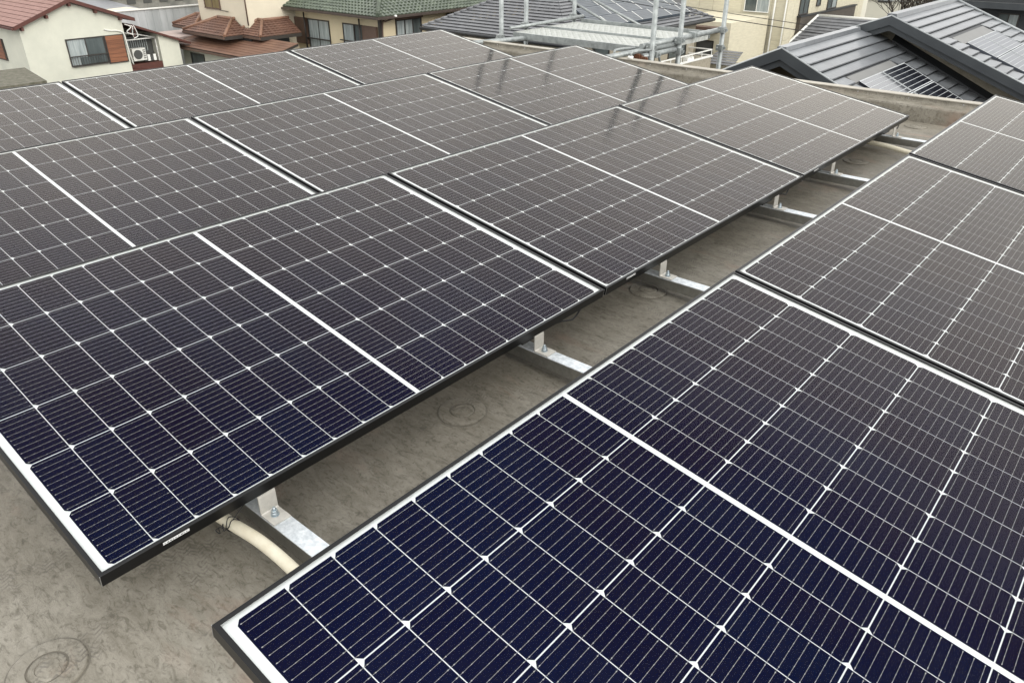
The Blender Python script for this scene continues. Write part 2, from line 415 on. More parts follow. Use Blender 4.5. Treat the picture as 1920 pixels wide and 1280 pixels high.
# ------------------------------------------------------------------ solar panels
W, L, T = 1.134, 1.722, 0.030
TILT = 0.1666
def make_panel():
    root = thing('solar_panel', '', 'solar panel')
    prof = [(0, -0.0008), (0.0008, 0), (0.0088, 0), (0.0088, -0.0012), (0.002, -0.0012), (0.002, -T + 0.0015), (0.022, -T + 0.0015), (0.022, -T), (0, -T)]
    C4 = [(0, 0), (W, 0), (W, L), (0, L)]; IN = [(1, 1), (-1, 1), (-1, -1), (1, -1)]
    for s in range(4):
        a, b = C4[s], C4[(s + 1) % 4]; ia, ib = IN[s], IN[(s + 1) % 4]
        m = MB(); n = len(prof)
        for (cx, cy), (sx, sy) in ((a, ia), (b, ib)):
            for d, z in prof: m.v.append((cx + sx * d, cy + sy * d, z))
        for k in range(n):
            j = (k + 1) % n; m.f.append([k, j, n + j, n + k][::-1]); m.m.append(0); m.sm.append(False)
        m.build('frame_rail', 'frame_black', root)
    for (cx, cy), (sx, sy) in zip(C4, IN):    # bare cut edge of the mitre at each corner
        m = MB(); e = 0.0005
        m.box(cx - sx * e, cx + sx * 0.0006, cy - sy * e, cy + sy * 0.0006, -T, -0.0005)
        m.build('corner_joint', 'aluminium', root)
    MB().box(0.0025, W - 0.0025, 0.0025, L - 0.0025, -0.0064, -0.0056).build('backsheet', 'backsheet', root)
    g = MB(); g.box(0.0025, W - 0.0025, 0.0025, L - 0.0025, -0.0045, -0.0015, 1)
    g.m[1] = 0
    g.build('glass_pane', ['glass', 'glass_inner'], root)
    # half cells: bevelled corners on the outer end
    cw, ch, cc = 0.1814, 0.0899, 0.0088
    px_, py_ = 0.184, 0.0919
    x0 = 0.015 + 0.0014; y0 = 0.0276
    meshes = []
    for flip in (0, 1):
        P = [(cc, 0), (cw - cc, 0), (cw, cc * 0.9), (cw, ch), (0, ch), (0, cc * 0.9)]
        if flip: P = [(x, ch - y) for x, y in P][::-1]
        m = MB(); m.slab([(x, y, 0) for x, y in P], 0.0004)
        o = m.build('solar_cell', 'cell', root); meshes.append(o)
    first = [True, True]
    for half in (0, 1):
        for r in range(9):
            for c in range(6):
                if first[half]: o = meshes[half]; first[half] = False
                else:
                    o = meshes[half].copy(); col.objects.link(o)
                yy = y0 + r * py_ + (half * (9 * py_ + 0.0125))
                o.location = (x0 + c * px_, yy, -0.0051)
    # cell wires with solder pads
    m = MB(); nb = 10
    for c in range(6):
        for b in range(nb):
            x = x0 + c * px_ + cw * (b + 0.5) / nb
            for half in (0, 1):
                ya = y0 + half * (9 * py_ + 0.0125)
                m.face([(x - 0.00028, ya + 0.004, -0.00475), (x + 0.00028, ya + 0.004, -0.00475), (x + 0.00028, ya + 9 * py_ - 0.005, -0.00475), (x - 0.00028, ya + 9 * py_ - 0.005, -0.00475)])
                for r in range(9):
                    for q in (0.006, 0.0255, 0.045, 0.065, 0.0845):
                        y = ya + r * py_ + q; w = 0.0009 if q in (0.006, 0.0845) else 0.0006
                        m.face([(x - w, y - 0.0012, -0.0047), (x + w, y - 0.0012, -0.0047), (x + w, y + 0.0012, -0.0047), (x - w, y + 0.0012, -0.0047)])
    m.build('cell_wires', 'busbar', root, kind='stuff')
    # serial label under the glass in the white margin
    m = MB()
    for k in range(14):
        w = random.choice((0.0006, 0.001, 0.0015)); x = 0.22 + k * 0.0032
        m.box(x, x + w, 0.0135, 0.0215, -0.0055, -0.0054)
    m.build('serial_barcode', 'label_ink', root)
    # sticker on the outer side of the low frame edge
    st_ = MB().box(W, W + 0.0006, 0.128, 0.186, -0.0125, -0.0055).build('frame_sticker', 'label_white', root)
    m = MB()
    for k in range(9): m.box(W + 0.0006, W + 0.0009, 0.131 + k * 0.006, 0.131 + k * 0.006 + random.choice((0.0015, 0.0035)), -0.0108, -0.0078)
    m.build('sticker_print', 'label_ink', st_)
    MB().box(0.45, 0.68, L / 2 - 0.05, L / 2 + 0.05, -0.026, -0.0066).build('junction_box', 'black_plastic', root)
    # cable loop clipped under the low edge
    pts = []
    for k in range(13):
        t = k / 12; pts.append((W - 0.012 - 0.01 * math.sin(t * 9), 1.36 + 0.34 * t, -T - 0.006 - 0.026 * math.sin(math.pi * t) * (0.6 + 0.4 * math.sin(t * 12))))
    MB().tube(pts, 0.0032, 8).build('module_cable', 'black_plastic', root)
    MB().box(W - 0.03, W - 0.008, 1.30, 1.40, -T - 0.018, -T - 0.0005).build('cable_clip', 'black_plastic', root)
    return root
PITCH, GAP = 1.5596, 0.0146
YROW = {'A': 0.0192, 'B': 0.0, 'C': -0.0117, 'D': -0.0387}
LBL = {
 'A1': 'deep blue solar panel in the foreground, the one that fills the bottom right',
 'A2': 'middle panel of the right-hand row, beyond the deep blue foreground panel',
 'A3': 'farthest panel of the right-hand row, pale with sky glare by the parapet',
 'B1': 'dark solar panel whose raised near corner hangs over the bare roof at lower left',
 'B2': 'middle panel of the second row from the right, brownish grey cells',
 'B3': 'far panel of the second row, its end corner above the roof by the parapet',
 'C1': 'near panel of the third row, cut by the left picture edge, thick white centre bar',
 'C2': 'middle panel of the third row, behind the dark centre panel',
 'C3': 'far panel of the third row with the scaffold poles mirrored in its glass',
 'D1': 'near panel of the rearmost row, cut by the left edge below the mossy shed roof',
 'D2': 'middle panel of the rearmost row, pale grey, in front of the brown-tiled roofs',
 'D3': 'far panel of the rearmost row, its tip by the left scaffold pole',
}
proto = None
for r, row in enumerate('ABCD'):
    for k in range(3):
        if proto is None: proto = make_panel(); p = proto
        else: p = copy_tree(proto)
        p.location = (-r * PITCH, YROW[row] + k * (L + GAP), 0)
        p.rotation_euler = (random.uniform(-0.0012, 0.0012), TILT + random.uniform(-0.001, 0.001), random.uniform(-0.0006, 0.0006))
        p['label'] = LBL['%s%d' % (row, k + 1)]; p['group'] = 'tilted solar panels in four rows'

# ------------------------------------------------------------------ mounting rails
RT = -0.277                                  # rail top
ct, st = math.cos(TILT), math.sin(TILT)
RAILY = [0.372, 1.372, 2.135, 3.173, 3.905, 4.953]
RLBL = ['nearest galvanised mounting rail, beside the cream conduit at the bottom', 'second nearest mounting rail, crossing the gap under the middle of the dark panel',
        'third mounting rail from the camera, just beyond the joint of two panels', 'fourth mounting rail from the camera crossing the roof gap', 'fifth mounting rail, second from the far end, beside a ringed roof disc',
        'farthest mounting rail, under the last panel with a cream pipe along it']
def make_rail():
    root = thing('mounting_rail', '', 'mounting rail', (0, 0, RT))
    y = 0.0; h = 0.0235
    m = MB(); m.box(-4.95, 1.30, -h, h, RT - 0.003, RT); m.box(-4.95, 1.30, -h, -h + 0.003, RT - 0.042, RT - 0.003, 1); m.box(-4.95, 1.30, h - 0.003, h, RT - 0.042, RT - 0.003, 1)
    m.build('rail_channel', ['galvanised', 'galv_shaded'], root)
    for k in range(6):
        x = -4.6 + k * 1.12
        MB().box(x, x + 0.1, -0.045, 0.045, RZ, RT - 0.042).build('rail_foot', 'black_plastic', root)
    for r in range(4):
        xe = -r * PITCH + W * ct                # low edge
        zf = -W * st - T * ct
        xp = xe - 0.005; w = 0.0225
        m = MB(); t = 0.0035
        pr = [(xe - 0.045, zf - 0.0015), (xp - 0.006, zf - 0.0015), (xp - 0.001, zf - 0.004), (xp, zf - 0.009), (xp, RT + 0.006), (xp + 0.003, RT + 0.0005 + t), (xp + 0.05, RT + 0.0005 + t)]
        pr2 = [(xe - 0.045, zf - 0.0015 - t), (xp - 0.007, zf - 0.0015 - t), (xp - 0.004, zf - 0.007), (xp - t, zf - 0.011), (xp - t, RT + 0.004), (xp + 0.0, RT + 0.0005), (xp + 0.05, RT + 0.0005)]
        for (a, b, c, d) in zip(pr[:-1], pr[1:], pr2[1:], pr2[:-1]):
            m.hexa([(d[0], -w, d[1]), (c[0], -w, c[1]), (c[0], w, c[1]), (d[0], w, d[1]), (a[0], -w, a[1]), (b[0], -w, b[1]), (b[0], w, b[1]), (a[0], w, a[1])])
        br = m.build('z_bracket', 'bracket_metal', root)
        bx = xp + 0.021; zb = RT + 0.004
        b = MB(); b.tube([(bx, 0, zb), (bx, 0, zb + 0.0012)], 0.0105, 16); b.tube([(bx, 0, zb + 0.0012), (bx, 0, zb + 0.0085)], 0.0088, 6)
        b.tube([(bx, 0, zb + 0.0085), (bx, 0, zb + 0.0145)], 0.0078, 6); b.tube([(bx, 0, zb + 0.0145), (bx, 0, zb + 0.022)], [0.0046, 0.0040], 10)
        b.build('bolt', 'bolt_metal', br)
        xh = -r * PITCH                         # high edge leg
        m = MB(); m.box(xh + 0.012, xh + 0.016, -0.02, 0.02, RT, -T - 0.004); m.box(xh + 0.016, xh + 0.06, -0.02, 0.02, RT + 0.0005, RT + 0.0045)
        m.box(xh + 0.004, xh + 0.04, -0.02, 0.02, -T - 0.008 , -T - 0.004)
        m.build('rear_leg', 'bracket_metal', root)
    return root
rail = None
for y, lb in zip(RAILY, RLBL):
    if rail is None: rail = make_rail(); o = rail
    else: o = copy_tree(rail)
    o.location = (0, y, RT); o['label'] = lb; o['group'] = 'galvanised rails under the panels'

# cream conduits
def spline(P, n=8):
    P = [Vector(p) for p in P]; out = []
    Q = [P[0] * 2 - P[1]] + P + [P[-1] * 2 - P[-2]]
    for k in range(1, len(Q) - 2):
        for j in range(n):
            t = j / n
            out.append(0.5 * ((2 * Q[k]) + (Q[k + 1] - Q[k - 1]) * t + (2 * Q[k - 1] - 5 * Q[k] + 4 * Q[k + 1] - Q[k + 2]) * t * t + (-Q[k - 1] + 3 * Q[k] - 3 * Q[k + 1] + Q[k + 2]) * t ** 3))
    out.append(P[-1]); return out
c1 = thing('cream_conduit', 'cream plastic conduit curving beside the nearest rail with black wire tied round it', 'conduit', (-0.4, 0.3, RZ))
MB().tube(spline([(-1.35, 0.27, -0.30), (-0.95, 0.272, -0.292), (-0.649, 0.281, -0.285), (-0.485, 0.296, -0.285), (-0.381, 0.307, -0.287), (-0.256, 0.307, -0.293), (-0.06, 0.296, -0.305), (0.3, 0.28, -0.326), (0.9, 0.28, -0.329)]), 0.0145, 20).build('pipe', 'pipe_cream', c1)
tie = MB()
def ring(cx, cy, cz, r, tilt, n=20):
    return [(cx + 0.004 * math.sin(3 * a) + tilt * math.sin(a), cy + r * math.cos(a), cz + r * math.sin(a)) for a in [2 * math.pi * k / n for k in range(n + 1)]]
tie.tube(ring(-0.452, 0.284, -0.261, 0.0162, 0.004), 0.0011, 6); tie.tube(ring(-0.457, 0.284, -0.261, 0.0166, -0.005), 0.0011, 6)
tie.tube(spline([(-0.452, 0.268, -0.258), (-0.458, 0.262, -0.266), (-0.464, 0.266, -0.252), (-0.456, 0.259, -0.255), (-0.47, 0.262, -0.262), (-0.476, 0.252, -0.268), (-0.468, 0.256, -0.276), (-0.478, 0.26, -0.27)]), 0.0012, 6)
tie.tube(spline([(-0.452, 0.286, -0.245), (-0.450, 0.300, -0.232), (-0.452, 0.318, -0.222), (-0.462, 0.332, -0.222)]), 0.0011, 6)
tie.v = [(a - 0.026, b + 0.011, c - 0.023) for a, b, c in tie.v]
tie.build('wire_tie', 'black_plastic', c1)
o = MB().tube(spline([(-1.2, 4.83, -0.30), (-0.7, 4.80, -0.298), (-0.46, 4.775, -0.298), (-0.3, 4.72, -0.30), (-0.15, 4.69, -0.306), (0.4, 4.66, -0.329)]), 0.0145, 16).build('cream_conduit', 'pipe_cream')
tag(o, 'thin cream pipe lying beside the farthest rail near the parapet', 'conduit')

# ------------------------------------------------------------------ scaffold beyond the parapet
sc = thing('scaffold', 'galvanised tube scaffold with a metal deck standing just beyond the parapet', 'scaffold', (-4, 7, GZ))
tr = 0.0243
def tubep(name, pts, r=tr, m='tube_galv', n=14): return MB().tube(pts, r, n).build(name, m, sc)
ST = [(-5.0, 6.38), (-4.95, 6.74), (-4.95, 7.64), (-3.02, 6.25), (-3.05, 6.81), (-3.10, 7.82)]
for x, y in ST: tubep('standard', [(x, y, GZ), (x, y, 1.6)])
tubep('ledger', [(-4.88, 5.60, -0.20), (-4.58, 6.62, -0.20)]) 
tubep('ledger', [(-4.86, 6.36, -0.115), (-4.88, 7.72, -0.105)], [0.016, 0.022])
tubep('ledger', [(-3.12, 6.22, -0.125), (-3.14, 7.80, -0.125)], 0.0265)
tubep('ledger', [(-3.16, 5.66, -0.165), (-3.10, 6.9, -0.165)])
tubep('ledger', [(-3.06, 6.15, -0.20), (-3.06, 6.75, -0.20)])
tubep('brace', [(-5.1, 7.72, 0.07), (-4.42, 7.72, -0.19)], 0.014)
tubep('brace', [(-4.78, 7.72, 0.10), (-4.0, 7.72, -0.17)], 0.014)
tubep('brace', [(-5.4, 7.74, 0.18), (-5.1, 7.72, 0.07)], 0.014)
for a, b in [((-4.34, 7.0, -0.22), (-4.06, 7.0, -0.45)), ((-3.82, 7.0, -0.22), (-3.52, 7.0, -0.50)), ((-3.40, 6.6, -0.2), (-3.12, 6.6, -0.46)), ((-3.1, 6.5, -0.2), (-3.25, 6.9, -0.52))]:
    tubep('brace', [a, b], 0.011)
def plank(y0, y1, z, x0=-4.82, x1=-3.14):
    m = MB(); m.box(x0, x1, y0, y1, z - 0.006, z)
    m.box(x0, x1, y0, y0 + 0.012, z - 0.045, z - 0.006); m.box(x0, x1, y1 - 0.012, y1, z - 0.045, z - 0.006)
    m.box(x0 - 0.012, x0, y0, y1, z - 0.045, z + 0.004); m.box(x1, x1 + 0.012, y0, y1, z - 0.045, z + 0.004)
    p = m.build('deck_plank', 'deck_metal', sc)
    g = MB(); n = 44
    for k in range(n):                         # raised anti-slip ribs
        x = x0 + 0.03 + (x1 - x0 - 0.06) * k / n
        for q in range(5):
            yy = y0 + 0.03 + (y1 - y0 - 0.06) * (q + 0.5 * (k % 2)) / 5
            g.box(x, x + 0.017, yy, yy + (y1 - y0) / 14, z - 0.0005, z + 0.0022)
    g.build('grip_rib', 'deck_metal', p, kind='stuff')
plank(6.40, 6.90, -0.155); plank(6.93, 7.55, -0.150)
MB().box(-4.82, -3.14, 7.60, 7.615, -0.19, -0.118).build('toe_board', 'tube_galv', sc)
MB().box(-4.82, -3.14, 6.365, 6.385, -0.215, -0.15).build('side_beam', 'tube_galv', sc)
MB().box(-4.82, -3.14, 6.908, 6.922, -0.19, -0.135).build('side_beam', 'tube_galv', sc)
def clamp(x, y, z, s=1.0, m='tube_galv'):
    c = MB(); c.box(x - 0.036 * s, x + 0.036 * s, y - 0.030 * s, y + 0.030 * s, z - 0.028 * s, z + 0.028 * s)
    c.box(x + 0.036 * s, x + 0.062 * s, y - 0.008, y + 0.008, z - 0.012, z + 0.012)
    c.tube([(x - 0.02, y - 0.05 * s, z), (x - 0.02, y + 0.05 * s, z)], 0.008, 8)
    return c.build('coupler', m, sc)
for x, y, z in [(-5.0, 6.36, -0.22), (-4.95, 6.72, -0.12), (-4.95, 7.62, -0.10), (-3.04, 6.26, -0.12), (-3.05, 6.80, -0.12), (-3.05, 6.80, -0.22), (-3.1, 7.8, -0.30), (-3.1, 7.8, -0.12), (-3.05, 6.36, -0.2), (-4.76, 6.62, -0.2), (-3.12, 7.2, -0.115)]:
    clamp(x, y, z)
clamp(-4.72, 6.55, -0.215, 0.7, 'rust'); clamp(-3.10, 6.14, -0.20, 0.75, 'rust'); clamp(-3.02, 6.12, -0.21, 0.6, 'rust')
for x in (-3.20, -3.02):                       # padded feet bearing on the parapet
    MB().tube([(x, 5.885, -0.183), (x, 5.885, -0.162), (x, 5.885, -0.158)], [0.026, 0.026, 0.018], 14).build('foot_pad', 'white_paint', sc)
    tubep('jack_screw', [(x, 5.885, -0.158), (x, 5.90, -0.130), (x, 6.0, -0.13), (x + 0.02, 6.2, -0.14)], 0.012)
MB().box(-4.42, -4.36, 5.935, 5.95, -0.30, -0.20).build('white_tag', 'white_paint', sc)

# ------------------------------------------------------------------ house helpers
def window(root, ax, plane, a0, a1, z0, z1, pane='curtain', panes=2, fr='dark_frame', t=0.05, proud=0.05, label=None):
    """ax 'x': wall faces +x at x=plane, a along y.  ax 'y': wall faces -y at y=plane, a along x."""
    def B(m, a, b, c, d, near, far):
        if ax == 'x': m.box(plane + far, plane + near, a, b, c, d)
        else: m.box(a, b, plane - near, plane - far, c, d)
    m = MB()
    B(m, a0 - t, a1 + t, z1, z1 + t, proud, 0); B(m, a0 - t, a1 + t, z0 - t, z0, proud + 0.02, 0)
    B(m, a0 - t, a0, z0, z1, proud, 0); B(m, a1, a1 + t, z0, z1, proud, 0)
    w = (a1 - a0) / panes
    for k in range(1, panes): B(m, a0 + w * k - t * 0.45, a0 + w * k + t * 0.45, z0, z1, proud - 0.01, 0)
    f = m.build('window', fr, root)
    for k in range(panes):
        p = MB(); B(p, a0 + w * k + (0 if k == 0 else t * 0.45), a0 + w * (k + 1) - (0 if k == panes - 1 else t * 0.45), z0, z1, 0.016 + 0.008 * (k % 2), 0)
        p.build('pane', pane if isinstance(pane, str) else pane[k], f)
    return f
def courses(root, name, l0, l1, u0, u1, n, mt, lift=0.025, parts=False, split=0, over=0.0, kind='stuff', wave=0, amp=0.03, thick=0.012):
    """stepped roofing between lower edge l0-l1 and upper edge u0-u1 (l0,l1 seen left to right from outside)"""
    l0, l1, u0, u1 = map(Vector, (l0, l1, u0, u1))
    nrm = (l1 - l0).cross(u0 - l0).normalized()
    if nrm.z < 0: nrm = -nrm
    mb = MB()
    for j in range(n):
        t0 = j / n; t1 = (j + 1) / n + over / n
        a, b = l0.lerp(u0, t0), l1.lerp(u1, t0); c, d = l1.lerp(u1, min(t1, 1)), l0.lerp(u0, min(t1, 1))
        if wave:
            Ld = (b - a).length; e = (b - a).normalized(); N = max(2, int(Ld / wave)); S = 5
            # tiles aligned to a common grid along the eave
            base = (a - l0).dot((l1 - l0).normalized())
            k0 = math.floor(base / wave); k1 = math.ceil((base + Ld) / wave)
            pts = []
            for k in range(k0, k1):
                for q in range(S):
                    s = (k + q / S) * wave - base
                    if -1e-6 <= s <= Ld: pts.append((s, q / S))
            for (s0, q0), (s1, q1) in zip(pts[:-1], pts[1:]):
                h0 = amp * (0.5 + 0.5 * math.cos(2 * math.pi * q0)); h1 = amp * (0.5 + 0.5 * math.cos(2 * math.pi * q1))
                f0, f1 = s0 / Ld, s1 / Ld
                A = a.lerp(b, f0) + nrm * (lift + h0); B = a.lerp(b, f1) + nrm * (lift + h1)
                Cc = d.lerp(c, f1) + nrm * h1; D = d.lerp(c, f0) + nrm * h0
                mb.face([A, B, Cc, D]); mb.face([A - nrm * (lift + h0), B - nrm * (lift + h1), B, A])
        else:
            L_ = (b - a).length; K = max(1, round(L_ / split)) if split else 1
            for k in range(K):
                f0, f1 = k / K, (k + 1) / K
                g = 0.004 / max(L_, 0.01) if split else 0
                dz = random.uniform(-0.002, 0.002)
                A, B = a.lerp(b, f0 + g), a.lerp(b, f1 - g); Cc, D = d.lerp(c, f1 - g), d.lerp(c, f0 + g)
                m2 = MB() if parts else mb
                m2.hexa([A + nrm * lift * 0.45, B + nrm * lift * 0.45, Cc - nrm * thick, D - nrm * thick, A + nrm * (lift + dz), B + nrm * (lift + dz), Cc + nrm * 0.002, D + nrm * 0.002])
                if parts: m2.build(name, mt, root)
    if not parts: return mb.build(name, mt, root, kind=kind)

# ------------------------------------------------------------------ house with rose roof (left)
h = thing('stucco_house', 'white stucco house with rose tiled gable roof at the far left', 'house', (-40, 15, GZ))
X1 = -38.1
m = MB()
for (a, b) in (((X1, 12.54), (-48, 12.54)),):
    pass
m.hexa([(-48, 12.54, GZ), (X1, 12.54, GZ), (X1, 17.0, GZ), (-48, 17.0, GZ), (-48, 12.54, -3.22), (X1, 12.54, -3.22), (X1, 17.0, -3.22), (-48, 17.0, -3.22)])
m.slab([(X1, 12.54, -3.22), (X1, 17.0, -3.22), (X1, 14.8, -2.42)], 9.9, up=(1, 0, 0))
m.build('wall', 'stucco_white', h)
ex = -37.85
rf = MB(); rf.slab([(ex, 12.30, -3.24), (ex, 14.8, -2.31), (-48.3, 14.8, -2.31), (-48.3, 12.30, -3.24)][::-1], 0.09)
rf.slab([(ex, 14.8, -2.31), (ex, 17.5, -3.31), (-48.3, 17.5, -3.31), (-48.3, 14.8, -2.31)][::-1], 0.09)
rr = rf.build('roof', 'fascia_red', h)
courses(rr, 'shingle_course', (-48.2, 12.28, -3.22), (ex - 0.06, 12.28, -3.22), (-48.2, 14.8, -2.30), (ex - 0.06, 14.8, -2.30), 9, 'roof_rose', 0.022, kind=None, split=0.6)
rg = MB(); rg.tube([(ex, 14.8, -2.27), (-48.3, 14.8, -2.27)], 0.09, 8); rg.build('ridge_cap', 'roof_rose', rr)
for y0, z0, y1, z1 in ((12.28, -3.19, 14.8, -2.24), (14.8, -2.24, 17.52, -3.25)):
    MB().hexa([(ex, y0, z0 - 0.16), (ex + 0.04, y0, z0 - 0.16), (ex + 0.04, y1, z1 - 0.16), (ex, y1, z1 - 0.16), (ex, y0, z0), (ex + 0.04, y0, z0), (ex + 0.04, y1, z1), (ex, y1, z1)]).build('barge_board', 'fascia_red', h)
for y, z in ((12.62, -3.32), (13.72, -2.92), (14.78, -2.5), (15.85, -2.86), (16.9, -3.24)):
    MB().box(X1, ex, y - 0.05, y + 0.05, z - 0.07, z + 0.07).build('purlin_end', 'fascia_red', h)
MB().box(-48.3, ex, 12.20, 12.27, -3.34, -3.25).build('gutter', 'fascia_red', h)
w = window(h, 'x', X1, 14.33, 15.93, -5.05, -3.97, ['curtain', 'glass_dark'], 2)
m = MB()
for k in range(15): m.box(X1 + 0.12, X1 + 0.135, 14.35 + k * 0.115, 14.365 + k * 0.115, -5.08, -4.66)
m.box(X1 + 0.11, X1 + 0.15, 14.25, 16.0, -4.69, -4.65); m.box(X1 + 0.11, X1 + 0.15, 14.3, 15.95, -5.10, -5.06)
m.build('window_rail', 'dark_frame', h)
MB().box(X1 + 0.03, X1 + 0.10, 14.75, 15.9, -5.04, -4.74).build('planter', 'glass_dark', h)
sb = MB().box(X1, X1 + 0.07, 15.99, 16.90, -5.16, -3.92).build('shutter_box', 'dark_frame', h)
for k in range(6):
    z = -5.11 + k * 0.195
    MB().box(X1 + 0.07, X1 + 0.085, 16.04, 16.85, z, z + 0.185).build('shutter_board', 'wood_brown', sb)
sb = MB().box(-42.2, -40.45, 12.47, 12.54, -4.86, -3.93).build('shutter_box', 'dark_frame', h)
for k in range(5): MB().box(-42.15, -40.52, 12.455, 12.47, -4.82 + k * 0.175, -4.655 + k * 0.175).build('shutter_board', 'wood_brown', sb)
MB().tube(spline([(X1 + 0.03, 16.1, -3.66), (X1 + 0.04, 16.35, -3.73), (X1 + 0.05, 16.75, -3.78), (X1 + 0.05, 16.95, -3.95), (X1 + 0.05, 17.0, -4.6), (X1 - 0.1, 17.15, -5.35)]), 0.035, 8).build('hose_pipe', 'ac_white', h)
# side balcony in the corner
bl = thing('lean_to_wing', 'low wing with a red lean-to roof and cluttered balcony right of the stucco house', 'house', (-39.5, 18.5, GZ))
m = MB(); m.box(-46, -38.6, 18.82, 19.85, GZ, -4.75); m.box(-46, -40.1, 17.02, 18.82, GZ, -4.2); m.hexa([(-46, 18.82, -4.75), (-38.6, 18.82, -4.75), (-38.6, 19.85, -4.75), (-46, 19.85, -4.75), (-46, 18.82, -4.17), (-38.6, 18.82, -4.17), (-38.6, 19.85, -4.56), (-46, 19.85, -4.56)])
m.build('wall', 'stucco_white', bl)
rm = MB().slab([(-38.35, 17.55, -3.58), (-38.35, 20.35, -4.66), (-46.2, 20.35, -4.66), (-46.2, 17.55, -3.58)], 0.10).build('roof', 'fascia_red', bl)
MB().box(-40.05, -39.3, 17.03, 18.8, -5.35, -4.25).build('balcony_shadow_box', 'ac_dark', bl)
m = MB()
for k in range(9): m.box(-39.28, -39.26, 17.6 + k * 0.11, 17.63 + k * 0.11, -4.95, -4.35)
m.build('lattice', 'curtain', bl)
MB().box(-39.3, -38.6, 17.03, 18.8, -5.75, -5.42).build('balcony_floor', 'fascia_red', bl)
m = MB(); m.box(-38.95, -38.87, 18.78, 18.86, -5.7, -4.30); m.box(-38.95, -38.9, 17.3, 18.86, -4.36, -4.31); m.build('white_post', 'white_paint', bl)
MB().tube([(-38.8, 17.1, -3.95), (-38.8, 17.9, -4.1), (-38.8, 18.8, -4.33)], 0.03, 6).build('drain_pipe', 'white_paint', bl)
for k in range(4):
    MB().box(-38.9 + 0.05 * k, -38.7, 18.0 + k * 0.15, 18.13 + k * 0.15, -5.35, -5.1 + 0.04 * (k % 2)).build('bucket', 'white_paint' if k % 2 else 'ac_dark', bl)
MB().slab([(-38.4, 17.0, -5.55), (-38.4, 19.9, -6.0), (-39.0, 19.9, -5.9), (-39.0, 17.0, -5.45)], 0.12).build('lower_roof', 'fascia_red', bl)
acu = thing('air_conditioner', 'white air conditioner outdoor unit on the balcony right of the stucco house', 'air conditioner', (-38.8, 17.75, -5.4))
MB().box(-38.95, -38.65, 17.42, 18.08, -5.28, -4.72).build('casing', 'ac_white', acu)
m = MB(); m.tube([(-38.65, 17.68, -5.0), (-38.63, 17.68, -5.0)], 0.215, 24); m.build('fan_grille', 'ac_dark', acu)
m = MB()
for k in range(5): m.box(-38.65, -38.635, 17.93, 18.05, -5.2 + k * 0.09, -5.16 + k * 0.09)
m.build('vent_slats', 'ac_dark', acu)

# tangle of pipes at the corner
m = MB()
for k in range(5):
    m.tube(spline([(-38.0, 17.05 + 0.1 * k, -3.5 - 0.03 * k), (-37.95, 17.3 + 0.04 * k, -3.65), (-38.0, 17.1 + 0.12 * k, -3.85 - 0.05 * k), (-37.98, 17.35, -4.0 - 0.04 * k)]), 0.022, 6, k % 2)
tag(m.build('loose_pipes', ['white_paint', 'fascia_red']), 'tangle of white and red pipes under the eave corner of the stucco house', 'pipes')

# mossy shed roof far left
s = thing('mossy_shed', 'small shed with weathered mossy roof, far left in front of the stucco wall', 'shed', (-34, 10, GZ))
MB().box(-36.5, -32.8, 6.5, 11.1, GZ, -4.75).build('wall', 'concrete_old', s)
MB().slab([(-32.5, 6.0, -4.62), (-32.5, 11.15, -4.6), (-36.3, 11.75, -4.6), (-36.6, 6.0, -4.62)], 0.14).build('roof', 'moss_slab', s)

# grey corrugated building
g = thing('corrugated_building', 'building with a pale grey corrugated metal wall behind the lean-to wing', 'building', (-48, 22, GZ))
m = MB(); y = 19.4
while y < 25.6:
    m.box(-44.0, -43.985, y, y + 0.30, -8.8, -3.56); m.box(-44.03, -44.0, y + 0.30, y + 0.4, -8.8, -3.56); y += 0.4
m.build('corrugated_sheet', 'corr_grey', g, kind='stuff')
MB().box(-44.7, -44.03, 19.4, 25.6, GZ, -3.6).build('wall', 'corr_grey', g)
MB().box(-44.05, -43.9, 19.3, 25.7, -3.56, -3.50).build('coping', 'white_paint', g)
# behind it
b = thing('old_apartment', 'old weathered grey building with dark roof edge behind the corrugated wall', 'building', (-60, 28, GZ))
MB().box(-68, -56, 24.5, 40, GZ, -3.95).build('wall', 'concrete_old', b)
MB().box(-69, -55.7, 24.2, 40, -3.3, -3.12).build('roof', 'brown_metal', b)
for k in range(7): MB().box(-55.99, -55.95, 25.6 + k * 1.15, 26.2 + k * 1.15, -4.35, -4.05).build('vent_opening', 'ac_dark', b)
MB().box(-68.2, -55.85, 24.4, 40, -3.95, -3.75).build('cornice', 'dark_frame', b)
b = thing('grey_roof_house', 'house with a flat grey roof and beige wall behind the rose roof', 'house', (-54, 21, GZ))
MB().box(-58, -50, 17, 23.6, GZ, -4.1).build('wall', 'stucco_cream', b)
MB().slab([(-49.7, 16.6, -4.1), (-49.7, 24.0, -4.22), (-58.4, 24.0, -3.75), (-58.4, 16.6, -3.65)], 0.15).build('roof', 'slate_grey', b)
MB().box(-64, -59, 17, 24, GZ, -3.2).build('upper_storey', 'stucco_cream', b)
MB().box(-64.3, -58.7, 16.7, 24.3, -3.2, -3.0).build('upper_roof', 'dark_frame', b)

